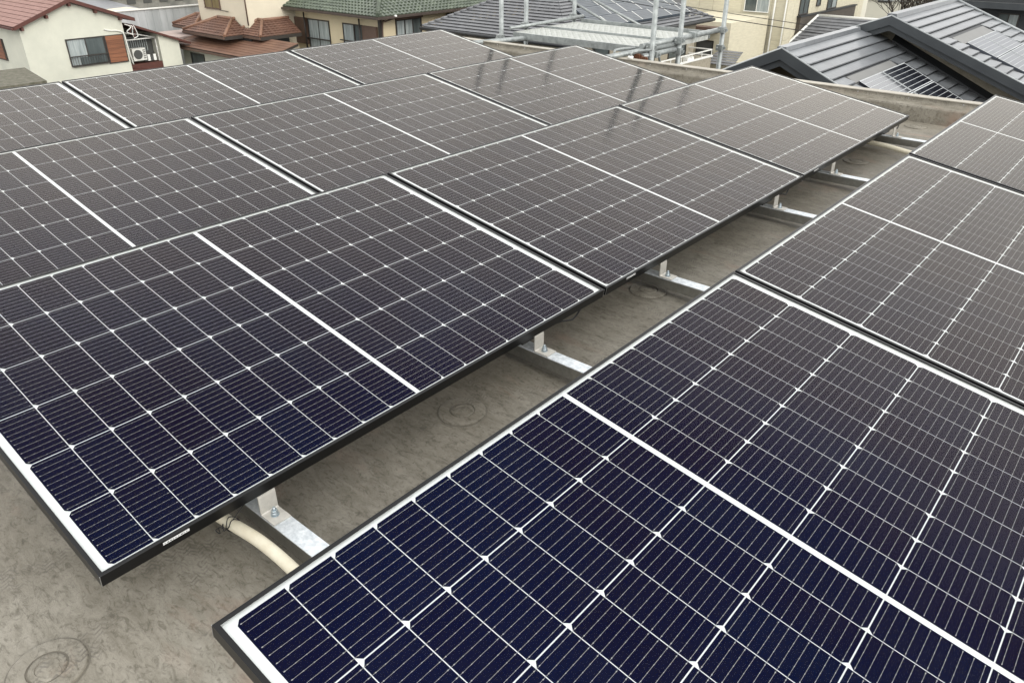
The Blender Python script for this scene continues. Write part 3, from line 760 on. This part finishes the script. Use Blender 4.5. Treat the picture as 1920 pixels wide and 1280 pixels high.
# ------------------------------------------------------------------ cream house with brown tiles
h = thing('cream_house', 'cream house with stepped brown tiled skirt roofs, left of the green roof', 'house', (-38, 22, GZ))
m = MB(); m.box(-39.92, -35.4, 22.0, 30, GZ, -0.8); m.build('wall', 'stucco_cream', h)
MB().box(-40.3, -35.0, 21.6, 30.4, -0.8, -0.65).build('roof', 'tile_brown', h)
window(h, 'y', 22.0, -39.18, -37.78, -3.18, -2.2, 'glass_tan', 2, 'brown_metal')
MB().tube([(-37.75, 21.93, -3.24), (-37.0, 21.93, -3.27)], 0.02, 6).build('laundry_rod', 'dark_frame', h)
MB().tube([(-35.37, 21.96, -3.8), (-35.37, 21.96, -0.9)], 0.035, 8).build('downpipe', 'brown_metal', h)
def hip_skirt(x0, x1, y0, ridge, z0, z1, yback, left=True):
    """hip roof piece: eave rectangle, ridge segment (xa,xb,yr)"""
    xa, xb, yr = ridge
    base = MB(); base.slab([(x0, y0, z0), (x1, y0, z0), (x1, yback, z0), (x0, yback, z0)], 0.16)
    rf = base.build('skirt_roof', 'dark_frame', h)
    courses(rf, 'tile_course', (x0, y0, z0), (x1, y0, z0), (xa, yr, z1), (xb, yr, z1), 7, 'tile_brown', 0.03, kind='stuff', wave=0.26, amp=0.022)
    courses(rf, 'tile_course', (x1, y0, z0), (x1, yback, z0), (xb, yr, z1), (xb, yback, z1), 7, 'tile_brown', 0.03, kind='stuff', wave=0.26, amp=0.022)
    if left: courses(rf, 'tile_course', (x0, yback, z0), (x0, y0, z0), (xa, yback, z1), (xa, yr, z1), 7, 'tile_brown', 0.03, kind='stuff', wave=0.26, amp=0.022)
    for (p, q) in (((x1, y0, z0 + 0.05), (xb, yr, z1 + 0.05)), ((x0, y0, z0 + 0.05), (xa, yr, z1 + 0.05)), ((xa, yr, z1 + 0.05), (xb, yr, z1 + 0.05)), ((xb, yr, z1 + 0.05), (xb, yback, z1 + 0.05))):
        MB().tube([p, q], 0.075, 8).build('ridge_tile', 'tile_ridge', rf)
    MB().box(x0, x1, y0 - 0.06, y0 - 0.005, z0 - 0.12, z0 - 0.02).build('gutter', 'brown_metal', rf)
    return rf
hip_skirt(-39.4, -35.45, 20.6, (-37.9, -36.6, 21.85), -4.2, -3.6, 21.98)
hip_skirt(-41.7, -39.5, 21.3, (-40.6, -40.2, 22.2), -4.15, -3.65, 23.0)
hip_skirt(-36.3, -33.98, 21.65, (-35.3, -34.95, 22.5), -4.2, -3.6, 24.05, left=False)
MB().box(-39.0, -34.9, 21.7, 23.9, GZ, -4.36).build('lower_wall', 'flash_dark', h)  # near-black colour stands for the shade under the skirt roofs
lo = MB().slab([(-39.9, 20.15, -4.9), (-31.8, 20.15, -4.9), (-31.8, 22.25, -4.36), (-39.9, 22.25, -4.36)], 0.10).build('lower_roof', 'dark_frame', h)
courses(lo, 'roof_sheet', (-39.9, 20.13, -4.88), (-31.8, 20.13, -4.88), (-39.9, 22.25, -4.34), (-31.8, 22.25, -4.34), 9, 'sheet_brown', 0.016, kind='stuff', split=0.9)
MB().box(-39.8, -31.9, 20.6, 24.0, GZ, -5.02).build('ground_floor_wall', 'stucco_white', h)
window(h, 'y', 20.6, -38.95, -37.75, -5.8, -5.28, 'glass_dark', 1)
MB().box(-39.9, -31.8, 20.08, 20.14, -5.02, -4.92).build('gutter', 'brown_metal', h)
MB().slab([(-42.8, 20.6, -4.6), (-40.0, 20.6, -4.6), (-40.0, 22.6, -4.6), (-42.8, 22.6, -4.6)], 0.2).build('flat_canopy', 'pink_roof', h)

# ------------------------------------------------------------------ house with green glazed tiles
h = thing('green_roof_house', 'cream house with green glazed tile roof and brown shutter boxes', 'house', (-33, 28, GZ))
Y3, X3 = 24.8, -28.75
MB().box(-35.4, X3, Y3, 36, GZ, -3.02).build('wall', 'stucco_yellow', h)
ex, ey, ez = -28.05, 24.1, -3.07
rs = 0.47
Hh = 4.0
rb = MB().slab([(-36.7, ey, ez), (ex, ey, ez), (ex, 36.5, ez), (-36.7, 36.5, ez)], 0.12).build('roof', 'gutter_brown', h)
courses(rb, 'glazed_tile', (-36.7, ey, ez), (ex, ey, ez), (-36.7 + Hh, ey + Hh, ez + Hh * rs), (ex - Hh, ey + Hh, ez + Hh * rs), 19, 'tile_green', 0.035, wave=0.245, amp=0.045)
courses(rb, 'glazed_tile', (ex, ey, ez), (ex, 36.5, ez), (ex - Hh, ey + Hh, ez + Hh * rs), (ex - Hh, 36.5 - Hh, ez + Hh * rs), 19, 'tile_green', 0.035, wave=0.245, amp=0.045)
MB().tube([(ex + 0.02, ey - 0.02, ez + 0.1), (ex - Hh, ey + Hh, ez + Hh * rs + 0.1)], 0.10, 8).build('hip_ridge', 'tile_green', rb)
MB().box(ex - 0.12, ex + 0.02, ey - 0.02, ey + 0.12, ez + 0.05, ez + 0.26).build('ridge_end_tile', 'tile_green', rb)
g_ = MB(); g_.box(-36.75, ex + 0.12, ey - 0.12, ey - 0.01, ez - 0.11, ez - 0.03); g_.box(ex + 0.01, ex + 0.12, ey - 0.01, 36.5, ez - 0.11, ez - 0.03); g_.build('gutter', 'gutter_brown', h)
window(h, 'y', Y3, -34.33, -32.67, -5.4, -3.66, ['curtain', 'curtain'], 2)
MB().box(-34.45, -32.55, Y3 - 0.16, Y3 - 0.11, -4.55, -4.50).build('window_bar', 'dark_frame', h)
MB().box(-35.38, -34.45, Y3 - 0.14, Y3, -4.85, -3.60).build('shutter_box', 'brown_metal', h)
window(h, 'y', Y3, -31.5, -30.72, -5.2, -3.66, ['curtain'], 1)
window(h, 'y', Y3, -30.64, -30.1, -5.2, -3.66, ['glass_dark'], 1)
MB().box(-31.7, -30.0, Y3 - 0.16, Y3 - 0.11, -4.42, -4.37).build('window_bar', 'dark_frame', h)
MB().box(-29.97, -28.95, Y3 - 0.13, Y3, -4.9, -3.62).build('shutter_box', 'brown_metal', h)
for x in (-34.42, -30.05):
    MB().tube([(x, Y3 - 0.2, -5.2), (x, Y3 - 0.2, -3.32)], 0.04, 8).build('pole_bracket', 'dark_frame', h)
MB().box(X3 - 0.12, X3 + 0.05, Y3 - 0.05, Y3 + 0.06, -6.5, -3.2).build('corner_post', 'dark_frame', h)
window(h, 'x', X3, 25.8, 27.35, -5.0, -3.42, ['curtain', 'curtain', 'glass_dark'], 3, t=0.07)
MB().box(X3, X3 + 0.16, 25.72, 27.42, -3.36, -3.24).build('shutter_case', 'brown_metal', h)
window(h, 'x', X3, 29.2, 30.8, -4.6, -3.4, 'glass_dark', 2)
MB().tube(spline([(ex, 25.1, -3.18), (X3 + 0.2, 25.0, -3.35), (X3 + 0.05, 24.9, -3.5), (X3 + 0.05, 24.85, -5)]), 0.04, 8).build('downpipe', 'brown_metal', h)
MB().tube([(ex + 0.07, 25.05, -3.1), (ex + 0.07, 25.15, -3.1)], 0.06, 8).build('gutter_outlet', 'white_paint', h)

# ------------------------------------------------------------------ grey hip roof house with solar array
h = thing('grey_hip_house', 'house with dark grey hip roof carrying blue solar modules behind the scaffold', 'house', (-22, 31, GZ))
x0, x1, y0, z0 = -26.75, -18.3, 25.6, -3.5
yb, sl, Rh = 37.7, 0.47, 4.2
MB().box(x0 + 0.6, x1 - 0.6, y0 + 0.7, yb - 0.6, GZ, z0 - 0.1).build('wall', 'wall_beige_trim', h)
rb = MB().slab([(x0, y0, z0), (x1, y0, z0), (x1, yb, z0), (x0, yb, z0)], 0.16).build('roof', 'flash_dark', h)
P = lambda x, y, t: (x, y, z0 + t * sl)
courses(rb, 'roof_course', P(x0, y0, 0), P(x1, y0, 0), P(x0 + Rh, y0 + Rh, Rh), P(x1 - Rh, y0 + Rh, Rh), 20, 'slate_grey', 0.05, split=0.0)
courses(rb, 'roof_course', P(x1, y0, 0), P(x1, yb, 0), P(x1 - Rh, y0 + Rh, Rh), P(x1 - Rh, yb - Rh, Rh), 20, 'slate_grey', 0.05)
courses(rb, 'roof_course', P(x0, yb, 0), P(x0, y0, 0), P(x0 + Rh, yb - Rh, Rh), P(x0 + Rh, y0 + Rh, Rh), 20, 'slate_grey', 0.05)
courses(rb, 'roof_course', P(x1, yb, 0), P(x0, yb, 0), P(x1 - Rh, yb - Rh, Rh), P(x0 + Rh, yb - Rh, Rh), 20, 'slate_grey', 0.05)
for a in ((x0, y0), ):
    for k in range(20):
        t0, t1 = k * Rh / 20, (k + 1) * Rh / 20
        MB().tube([(x0 + t0, y0 + t0, z0 + t0 * sl + 0.06), (x0 + t1, y0 + t1, z0 + t1 * sl + 0.03)], 0.05, 6).build('hip_cap', 'slate_grey', rb)
for k in range(20):
    t0, t1 = k * Rh / 20, (k + 1) * Rh / 20
    MB().tube([(x1 - t0, yb - t0, z0 + t0 * sl + 0.06), (x1 - t1, yb - t1, z0 + t1 * sl + 0.03)], 0.05, 6).build('hip_cap', 'slate_grey', rb)
g_ = MB(); g_.tube([(x0 - 0.05, y0 - 0.07, z0 - 0.06), (x1 + 0.06, y0 - 0.07, z0 - 0.06)], 0.075, 8); g_.tube([(x1 + 0.07, y0, z0 - 0.06), (x1 + 0.07, yb, z0 - 0.06)], 0.075, 8); g_.build('gutter', 'flash_dark', h)
# solar modules, staggered rows on the slope facing +x
for rI, (tA, tB, ys, ye, off) in enumerate([(0.48, 1.12, 28.0, 36.2, 0.0), (1.15, 1.79, 28.3, 36.0, 0.65), (1.82, 2.46, 28.9, 35.2, 0.0), (2.49, 3.13, 29.8, 34.4, 0.65)]):
    y = ys; first = True
    while y < ye - 0.2:
        wd = 1.28 if not (first and off) else off
        y2 = min(y + wd, ye)
        a, b_ = x1 - tA, x1 - tB
        za, zb2 = z0 + tA * sl + 0.16, z0 + tB * sl + 0.16
        mm = MB().hexa([(a, y, za - 0.09), (a, y2 - 0.03, za - 0.09), (b_, y2 - 0.03, zb2 - 0.05), (b_, y, zb2 - 0.05), (a, y, za), (a, y2 - 0.03, za), (b_, y2 - 0.03, zb2), (b_, y, zb2)])
        md = mm.build('solar_module', 'pv_slate', h)
        MB().hexa([(a, y2 - 0.05, za + 0.001), (a, y2 - 0.012, za + 0.001), (b_, y2 - 0.012, zb2 + 0.001), (b_, y2 - 0.05, zb2 + 0.001), (a, y2 - 0.05, za + 0.006), (a, y2 - 0.012, za + 0.006), (b_, y2 - 0.012, zb2 + 0.006), (b_, y2 - 0.05, zb2 + 0.006)]).build('module_edge', 'white_paint', md)
        ln = MB()
        for q in range(1, 6):
            f = q / 6; xx = a + (b_ - a) * f; zz = za + (zb2 - za) * f
            ln.box(xx - 0.006, xx + 0.006, y + 0.01, y2 - 0.06, zz + 0.0015, zz + 0.004)
        ln.build('cell_line', 'flash_grey', md)
        y = y2; first = False
window(h, 'x', x1 - 0.6, 28.2, 29.3, -5.6, -3.8, 'glass_dark', 1, t=0.06)
window(h, 'x', x1 - 0.6, 31.0, 33.2, -5.9, -4.0, 'glass_dark', 2, t=0.06)
window(h, 'x', x1 - 0.6, 34.6, 36.2, -5.9, -4.3, 'glass_dark', 1, t=0.06)
m = MB(); m.box(-18.9, -17.6, 30.6, 36.6, -5.9, -5.15); m.build('balcony_parapet', 'wall_beige_trim', h)
m = MB(); m.box(-17.68, -17.56, 30.5, 36.7, -5.15, -5.08); m.box(-17.64, -17.60, 30.5, 36.7, -4.84, -4.79)
for k in range(7): m.box(-17.63, -17.61, 30.6 + k, 30.64 + k, -5.1, -4.8)
m.box(-18.9, -17.6, 36.6, 36.66, -4.84, -4.79); m.box(-18.9, -17.6, 36.6, 36.66, -5.12, -5.06)
m.build('balcony_rail', 'white_paint', h)
MB().box(-17.9, -17.65, 34.3, 34.9, -5.3, -4.95).build('white_cloth', 'white_paint', h)

# ------------------------------------------------------------------ beige panel-clad apartment house
h = thing('beige_apartment', 'tall house clad in beige textured panels behind the scaffold, right of the solar hip roof', 'building', (-20, 48, GZ))
Y5 = 44.4
MB().box(-23.6, -17.3, Y5 + 0.03, 58, GZ, 0.6).build('wall', 'far_white', h)
pw = 0.9; k = 0; x = -23.6
while x < -17.35:
    for (za, zb_) in ((GZ, -7.9), (-7.88, -5.19), (-5.17, -2.47), (-2.45, 0.3)):
        MB().box(x + 0.008, min(x + pw - 0.008, -17.3), Y5, Y5 + 0.028, za, zb_).build('siding_panel', 'siding', h)
    x += pw
y = Y5 + 0.03
while y < 57:
    for (za, zb_) in ((-7.88, -5.19), (-5.17, -2.47), (-2.45, 0.3)):
        MB().box(-17.299, -17.27, y + 0.008, y + pw - 0.008, za, zb_).build('siding_panel', 'siding', h)
    y += pw
window(h, 'y', Y5, -19.78, -18.37, -3.74, -2.5, ['glass_dark', 'curtain'], 2, 'white_paint', 0.04)
window(h, 'y', Y5, -19.9, -18.3, -6.9, -5.92, ['glass_dark', 'curtain'], 2, 'corr_grey', 0.07)
MB().tube([(-18.0, Y5 - 0.06, GZ), (-18.0, Y5 - 0.06, 0.3)], 0.05, 8).build('downpipe', 'white_paint', h)
MB().tube([(-17.35, Y5 - 0.05, GZ), (-17.35, Y5 - 0.05, 0.3)], 0.04, 8).build('downpipe', 'white_paint', h)
bp_ = MB().box(-17.26, -17.05, 46.0, 55.0, -5.6, -4.05).build('balcony', 'balcony_brown', h)
MB().box(-17.25, -17.0, 45.9, 55.1, -4.05, -3.98).build('balcony_cap', 'flash_dark', h)
window(h, 'x', -17.26, 46.1, 47.3, -3.9, -2.2, 'glass_dark', 2, t=0.06)
window(h, 'x', -17.26, 48.6, 49.1, -3.6, -2.6, 'glass_dark', 1, t=0.06)
window(h, 'x', -17.26, 50.4, 51.8, -3.9, -2.2, ['glass_dark', 'curtain'], 2, t=0.06)
# porch with brown canopy in front, by the hip house
pc = thing('brown_canopy_porch', 'beige entrance bay with a brown box canopy behind the scaffold ledger', 'porch', (-19.5, 40, GZ))
MB().box(-21.8, -18.2, 39.6, 44.2, GZ, -3.9).build('wall', 'siding', pc)
MB().box(-20.35, -18.75, 39.0, 39.59, -4.36, -4.12).build('canopy', 'brown_metal', pc)
window(pc, 'y', 39.59, -20.0, -19.1, -5.8, -4.88, 'ac_dark', 1, t=0.05)
sm = thing('low_dark_roof', 'small dark tiled roof between the scaffold pole and the black gable', 'roof', (-17, 37, GZ))
MB().box(-18.0, -16.8, 37.4, 38.6, GZ, -5.6).build('wall', 'siding', sm)
courses(sm, 'roof_course', (-18.2, 36.9, -5.55), (-16.5, 36.9, -5.55), (-18.2, 38.7, -5.1), (-16.9, 38.7, -5.1), 6, 'slate_grey', 0.04)

# overhead cables
for k, (za, zb_, x) in enumerate(((-1.78, -2.86, 0.012), (-2.06, -3.14, 0.016))):
    pts = []
    for j in range(17):
        t = j / 16; pts.append((-22 + 17 * t, 30 + 0.4 * k, za + (zb_ - za) * t - 0.18 * math.sin(math.pi * t) * 0.4))
    o = MB().tube(pts, x, 6).build('overhead_cable', 'cable')
    tag(o, ['upper thin black overhead cable crossing the beige apartment wall', 'lower and thicker black overhead cable crossing the beige apartment wall'][k], 'cable', 'overhead cables')

# dark sloped roof with white edging
h = thing('white_edged_roof_house', 'house with a dark ribbed roof edged in white between balcony and black gables', 'house', (-12, 43, GZ))
a, b_, c, d = (-17.9, 44.6, -6.3), (-7, 44.6, -6.3), (-9.5, 46.9, -3.97), (-16.4, 46.9, -3.97)
MB().hexa([(-17.2, 45.2, GZ), (-8, 45.2, GZ), (-8, 52, GZ), (-17.2, 52, GZ), (-17.2, 45.2, -6.4), (-8, 45.2, -6.4), (-9, 52, -6.4), (-17.2, 52, -6.4)]).build('wall', 'stucco_white', h)
rb = MB().slab([a, b_, c, d], 0.15).build('roof', 'slate_dark', h)
courses(rb, 'roof_course', (a[0], a[1], a[2] + 0.02), (b_[0], b_[1], b_[2] + 0.02), (d[0], d[1], d[2] + 0.02), (c[0], c[1], c[2] + 0.02), 16, 'slate_grey', 0.04)
MB().tube([a, d], 0.09, 6).build('white_verge', 'white_paint', h)
MB().tube([d, c], 0.09, 6).build('white_ridge', 'white_paint', h)

# distant pale building, tree, dark house
h = thing('distant_pale_building', 'long pale cream building far behind the bare tree', 'building', (-20, 72, GZ))
MB().box(-28, -16.2, 70, 84, GZ, 1.0).build('wall', 'far_white', h)
MB().box(-28.2, -16.0, 69.9, 70, -4.9, -4.85).build('string_course', 'corr_grey', h)
MB().box(-28.2, -16.0, 69.8, 84.2, 1.0, 1.3).build('roof', 'dark_frame', h)
window(h, 'y', 70, -20.2, -19.2, -5.0, -3.2, 'glass_dark', 2)

t = thing('bare_tree', 'leafless pruned tree with curling branches behind the black gable roof', 'tree', (-9.2, 37.5, GZ))
tk = MB(); tk.tube([(-9.2, 37.5, GZ), (-9.25, 37.5, -5), (-9.15, 37.5, -3.2)], [0.16, 0.12, 0.09], 8); trunk = tk.build('trunk', 'bark', t)
tw = MB()
rnd = random.Random(5)
def branch(p, d, r, n, depth):
    pts = [p]; rs_ = [r]
    for k in range(n):
        d = (d + Vector((rnd.uniform(-.45, .45), rnd.uniform(-.3, .3), rnd.uniform(-.15, .4)))).normalized()
        pts.append(pts[-1] + d * 0.14 * (1 + depth * 0.2)); rs_.append(r * (1 - 0.6 * (k + 1) / n))
        if depth < 3 and rnd.random() < 0.65:
            e = (d + Vector((rnd.uniform(-1, 1), rnd.uniform(-.5, .5), rnd.uniform(-.2, .8)))).normalized()
            branch(pts[-1], e, r * 0.6, max(3, n - 1), depth + 1)
    tw.tube(pts, rs_, 5)
for k in range(7):
    branch(Vector((-9.15, 37.5, -3.3)), Vector((rnd.uniform(-1, 1), rnd.uniform(-.4, .4), rnd.uniform(0.4, 1))).normalized(), 0.045, 7, 0)
tw.build('branches', 'bark', t, kind='stuff')

h = thing('dark_grey_house', 'charcoal house with a grey eave and a curtained window at the top right', 'house', (-5, 48, GZ))
MB().box(-9.6, 6, 45, 55, GZ, -1.5).build('wall', 'dark_wall', h)
MB().box(-10.3, 6, 44.2, 55, -2.72, -2.60).build('eave', 'flash_grey', h)
MB().box(-10.3, 6, 44.1, 44.2, -2.82, -2.55).build('gutter', 'fascia_dark', h)
window(h, 'y', 45, -7.0, -6.2, -3.75, -3.1, ['glass_dark', 'curtain'], 2, t=0.05)
MB().box(-9, 6, 44.6, 45, -4.1, -3.98).build('canopy', 'white_paint', h)

# ------------------------------------------------------------------ black double gable house (right)
h = thing('black_gable_house', 'house with two stepped black gable roofs and built-in solar modules at the right', 'house', (-2.5, 14, GZ))
# lower gable
ax_, ay_, az_, s1 = -3.37, 10.18, -0.60, 0.455
def lowR(x, y, o=0.0): return (x, y, az_ - s1 * abs(x - ax_) + o)
yE = 13.75
rf = MB(); rf.slab([lowR(ax_, ay_), lowR(ax_ + 3.4, ay_), lowR(ax_ + 3.4, yE), lowR(ax_, yE)], 0.10)
rf.slab([lowR(ax_ - 3.4, ay_), lowR(ax_, ay_), lowR(ax_, yE), lowR(ax_ - 3.4, yE)], 0.10)
rf = rf.build('lower_roof', 'flash_dark', h)
for sgn in (1, -1):
    for (dz0, dz1, yy, mt) in ((0.012, -0.125, ay_ - 0.03, 'fascia_dark'), (-0.125, -0.215, ay_ + 0.01, 'fascia_dark')):
        p0, p1 = ax_, ax_ + sgn * 3.4
        z_a, z_b = az_, az_ - s1 * 3.4
        MB().hexa([(p0, yy, z_a + dz1), (p1, yy, z_b + dz1), (p1, yy + 0.04, z_b + dz1), (p0, yy + 0.04, z_a + dz1), (p0, yy, z_a + dz0), (p1, yy, z_b + dz0), (p1, yy + 0.04, z_b + dz0), (p0, yy + 0.04, z_a + dz0)]).build('barge_board', mt, rf)
    MB().tube([(ax_, ay_ - 0.02, az_ + 0.022), (ax_ + sgn * 3.4, ay_ - 0.02, az_ - s1 * 3.4 + 0.022)], 0.011, 6).build('verge_trim', 'corr_grey', rf)
w_ = MB(); w_.slab([(ax_ - 3, ay_ + 0.45, az_ - s1 * 3 - 0.05), (ax_, ay_ + 0.45, az_ - 0.06), (ax_ + 3, ay_ + 0.45, az_ - s1 * 3 - 0.05), (ax_ + 3, ay_ + 0.45, GZ), (ax_ - 3, ay_ + 0.45, GZ)], -3.0, up=(0, 1, 0))
w_.build('lower_wall', 'wall_olive', h)
MB().hexa([(ax_ - 0.07, ay_ - 0.02, az_ - 0.02), (ax_ + 0.07, ay_ - 0.02, az_ - 0.02), (ax_ + 0.07, 13.0, az_ - 0.02), (ax_ - 0.07, 13.0, az_ - 0.02), (ax_ - 0.06, ay_ - 0.02, az_ + 0.035), (ax_ + 0.06, ay_ - 0.02, az_ + 0.035), (ax_ + 0.06, 13.0, az_ + 0.035), (ax_ - 0.06, 13.0, az_ + 0.035)]).build('ridge_cap', 'slate_dark', rf)
def board(root, xa, xb, ya, yb_, zf, lift=0.034, name='roof_board', mt='slate_dark'):
    """one roofing course on a slope falling towards +x (xa upper, xb lower)"""
    za, zb_ = zf(xa), zf(xb)
    MB().hexa([(xa, ya, za - 0.004), (xb, ya, zb_ + lift * 0.5), (xb, yb_, zb_ + lift * 0.5), (xa, yb_, za - 0.004), (xa, ya, za + 0.004), (xb, ya, zb_ + lift), (xb, yb_, zb_ + lift), (xa, yb_, za + 0.004)]).build(name, mt, root)
zl = lambda x: az_ - s1 * abs(x - ax_)
C_ = 0.168
for k in range(5):
    xa = ax_ + 0.055 + k * C_ if k else ax_ + 0.05
    xb = ax_ + 0.06 + (k + 1) * C_ - 0.010
    if k == 4: board(rf, xa, xb, ay_, 10.62, zl); continue
    board(rf, xa, xb, ay_, 13.45, zl)
for k in range(4, 15):                        # short boards before and behind the modules
    xa = ax_ + 0.055 + k * C_; xb = xa + C_ - 0.010
    if k > 4: board(rf, xa, xb, ay_, 10.62 + 0.03 * (k % 2), zl)
    y = 12.50 if k == 4 else 12.78
    while y < 13.55:
        y2 = min(y + 0.36 + 0.1 * (k % 2), 13.6); board(rf, xa, xb, y, y2 - 0.012, zl); y = y2
MB().hexa([(-2.62, 10.66, zl(-2.62)), (-2.49, 10.66, zl(-2.49)), (-2.49, 12.46, zl(-2.49)), (-2.62, 12.46, zl(-2.62)), (-2.62, 10.66, zl(-2.62) + 0.012), (-2.49, 10.66, zl(-2.49) + 0.012), (-2.49, 12.46, zl(-2.49) + 0.012), (-2.62, 12.46, zl(-2.62) + 0.012)]).build('flashing_plate', 'flash_grey', rf)
def pv(root, xa, xb, ya, yb_, zf, n, body, line):
    o_ = 0.035
    md = MB().hexa([(xa, ya, zf(xa)), (xb, ya, zf(xb)), (xb, yb_, zf(xb)), (xa, yb_, zf(xa)), (xa, ya, zf(xa) + o_), (xb, ya, zf(xb) + o_), (xb, yb_, zf(xb) + o_), (xa, yb_, zf(xa) + o_)]).build('solar_module', body, root)
    e = 0.012; l_ = MB()
    def strip(p, q, r_, s_):                   # x range p-q, y range r-s
        l_.hexa([(p, r_, zf(p) + o_), (q, r_, zf(q) + o_), (q, s_, zf(q) + o_), (p, s_, zf(p) + o_), (p, r_, zf(p) + o_ + 0.003), (q, r_, zf(q) + o_ + 0.003), (q, s_, zf(q) + o_ + 0.003), (p, s_, zf(p) + o_ + 0.003)])
    strip(xa, xb, ya, ya + e); strip(xa, xb, yb_ - e, yb_); strip(xa, xa + e, ya + e, yb_ - e); strip(xb - e, xb, ya + e, yb_ - e)
    for k in range(1, n): x = xa + (xb - xa) * k / n; strip(x - 0.0022, x + 0.0022, ya + e, yb_ - e)
    l_.build('cell_line', line, md)
for xa in (-2.47, -2.00, -1.53, -1.06):
    pv(rf, xa, xa + 0.455, 10.74, 11.655, zl, 6, 'pv_dark', 'corr_grey')
    pv(rf, xa, xa + 0.455, 11.675, 12.68, zl, 6, 'pv_dark', 'corr_grey')
# upper gable
bx_, by_, bz_, s2 = -2.91, 13.10, -0.40, 0.385
zu = lambda x: bz_ - s2 * abs(x - bx_)
yU = 16.7
rf = MB(); rf.slab([(bx_, by_, bz_), (bx_ + 5, by_, bz_ - s2 * 5), (bx_ + 5, yU, bz_ - s2 * 5), (bx_, yU, bz_)], 0.10)
rf.slab([(bx_ - 1.9, by_, bz_ - s2 * 1.9), (bx_, by_, bz_), (bx_, yU, bz_), (bx_ - 1.9, yU, bz_ - s2 * 1.9)], 0.10)
rf = rf.build('upper_roof', 'flash_dark', h)
for sgn, ln in ((1, 5.0), (-1, 0.72)):
    for (dz0, dz1, yy, mt) in ((0.012, -0.115, by_ - 0.03, 'fascia_dark'), (-0.115, -0.20, by_ + 0.01, 'fascia_dark')):
        p0, p1 = bx_, bx_ + sgn * ln; z_a, z_b = bz_, bz_ - s2 * ln
        MB().hexa([(p0, yy, z_a + dz1), (p1, yy, z_b + dz1), (p1, yy + 0.04, z_b + dz1), (p0, yy + 0.04, z_a + dz1), (p0, yy, z_a + dz0), (p1, yy, z_b + dz0), (p1, yy + 0.04, z_b + dz0), (p0, yy + 0.04, z_a + dz0)]).build('barge_board', mt, rf)
    MB().tube([(bx_, by_ - 0.02, bz_ + 0.022), (bx_ + sgn * ln, by_ - 0.02, bz_ - s2 * ln + 0.022)], 0.011, 6).build('verge_trim', 'corr_grey', rf)
MB().tube([(bx_, yU, bz_ + 0.035), (bx_ + 5, yU, bz_ - s2 * 5 + 0.035)], 0.022, 6).build('verge_trim', 'corr_grey', rf)
MB().hexa([(bx_ - 0.08, by_ + 0.0, bz_ - 0.02), (bx_ + 0.08, by_ + 0.0, bz_ - 0.02), (bx_ + 0.08, yU + 0.03, bz_ - 0.02), (bx_ - 0.08, yU + 0.03, bz_ - 0.02), (bx_ - 0.065, by_, bz_ + 0.045), (bx_ + 0.065, by_, bz_ + 0.045), (bx_ + 0.065, yU + 0.03, bz_ + 0.045), (bx_ - 0.065, yU + 0.03, bz_ + 0.045)]).build('ridge_cap', 'slate_dark', rf)
w_ = MB(); w_.slab([(bx_ - 1.6, by_ + 0.42, zu(bx_ - 1.6) - 0.06), (bx_, by_ + 0.42, bz_ - 0.08), (bx_ + 4.8, by_ + 0.42, zu(bx_ + 4.8) - 0.06), (bx_ + 4.8, by_ + 0.42, GZ), (bx_ - 1.6, by_ + 0.42, GZ)], -3.0, up=(0, 1, 0))
w_.build('upper_wall', 'wall_beige_trim', h)
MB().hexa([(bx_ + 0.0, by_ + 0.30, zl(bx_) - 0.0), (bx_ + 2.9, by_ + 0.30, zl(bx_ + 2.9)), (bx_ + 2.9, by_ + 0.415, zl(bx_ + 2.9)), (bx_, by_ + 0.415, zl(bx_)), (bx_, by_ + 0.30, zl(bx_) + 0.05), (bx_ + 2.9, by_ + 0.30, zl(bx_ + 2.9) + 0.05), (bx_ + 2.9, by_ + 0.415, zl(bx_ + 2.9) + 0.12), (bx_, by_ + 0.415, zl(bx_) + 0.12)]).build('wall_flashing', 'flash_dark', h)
for k in range(4):
    xa = bx_ + 0.06 + k * C_; board(rf, xa, xa + C_ - 0.006, by_ + 0.01, yU, zu)
for k in range(4, 24):
    xa = bx_ + 0.06 + k * C_; xb = xa + C_ - 0.010
    board(rf, xa, xb, by_ + 0.01, 13.62 + 0.05 * (k % 2) - 0.02 * (k == 4), zu)
    y = 15.70 if k == 4 else 15.78
    while y < yU - 0.02:
        y2 = min(y + 0.47 + 0.12 * (k % 2), yU); board(rf, xa, xb, y, y2 - 0.012, zu); y = y2
MB().hexa([(-2.12, 13.68, zu(-2.12)), (-1.93, 13.68, zu(-1.93)), (-1.93, 15.66, zu(-1.93)), (-2.12, 15.66, zu(-2.12)), (-2.12, 13.68, zu(-2.12) + 0.012), (-1.93, 13.68, zu(-1.93) + 0.012), (-1.93, 15.66, zu(-1.93) + 0.012), (-2.12, 15.66, zu(-2.12) + 0.012)]).build('flashing_plate', 'flash_grey', rf)
for xa in (-1.91, -1.44, -0.97, -0.5, -0.03):
    pv(rf, xa, xa + 0.455, 13.76, 14.70, zu, 6, 'pv_blue', 'corr_grey')
    pv(rf, xa, xa + 0.455, 14.72, 15.66, zu, 6, 'pv_blue', 'corr_grey')
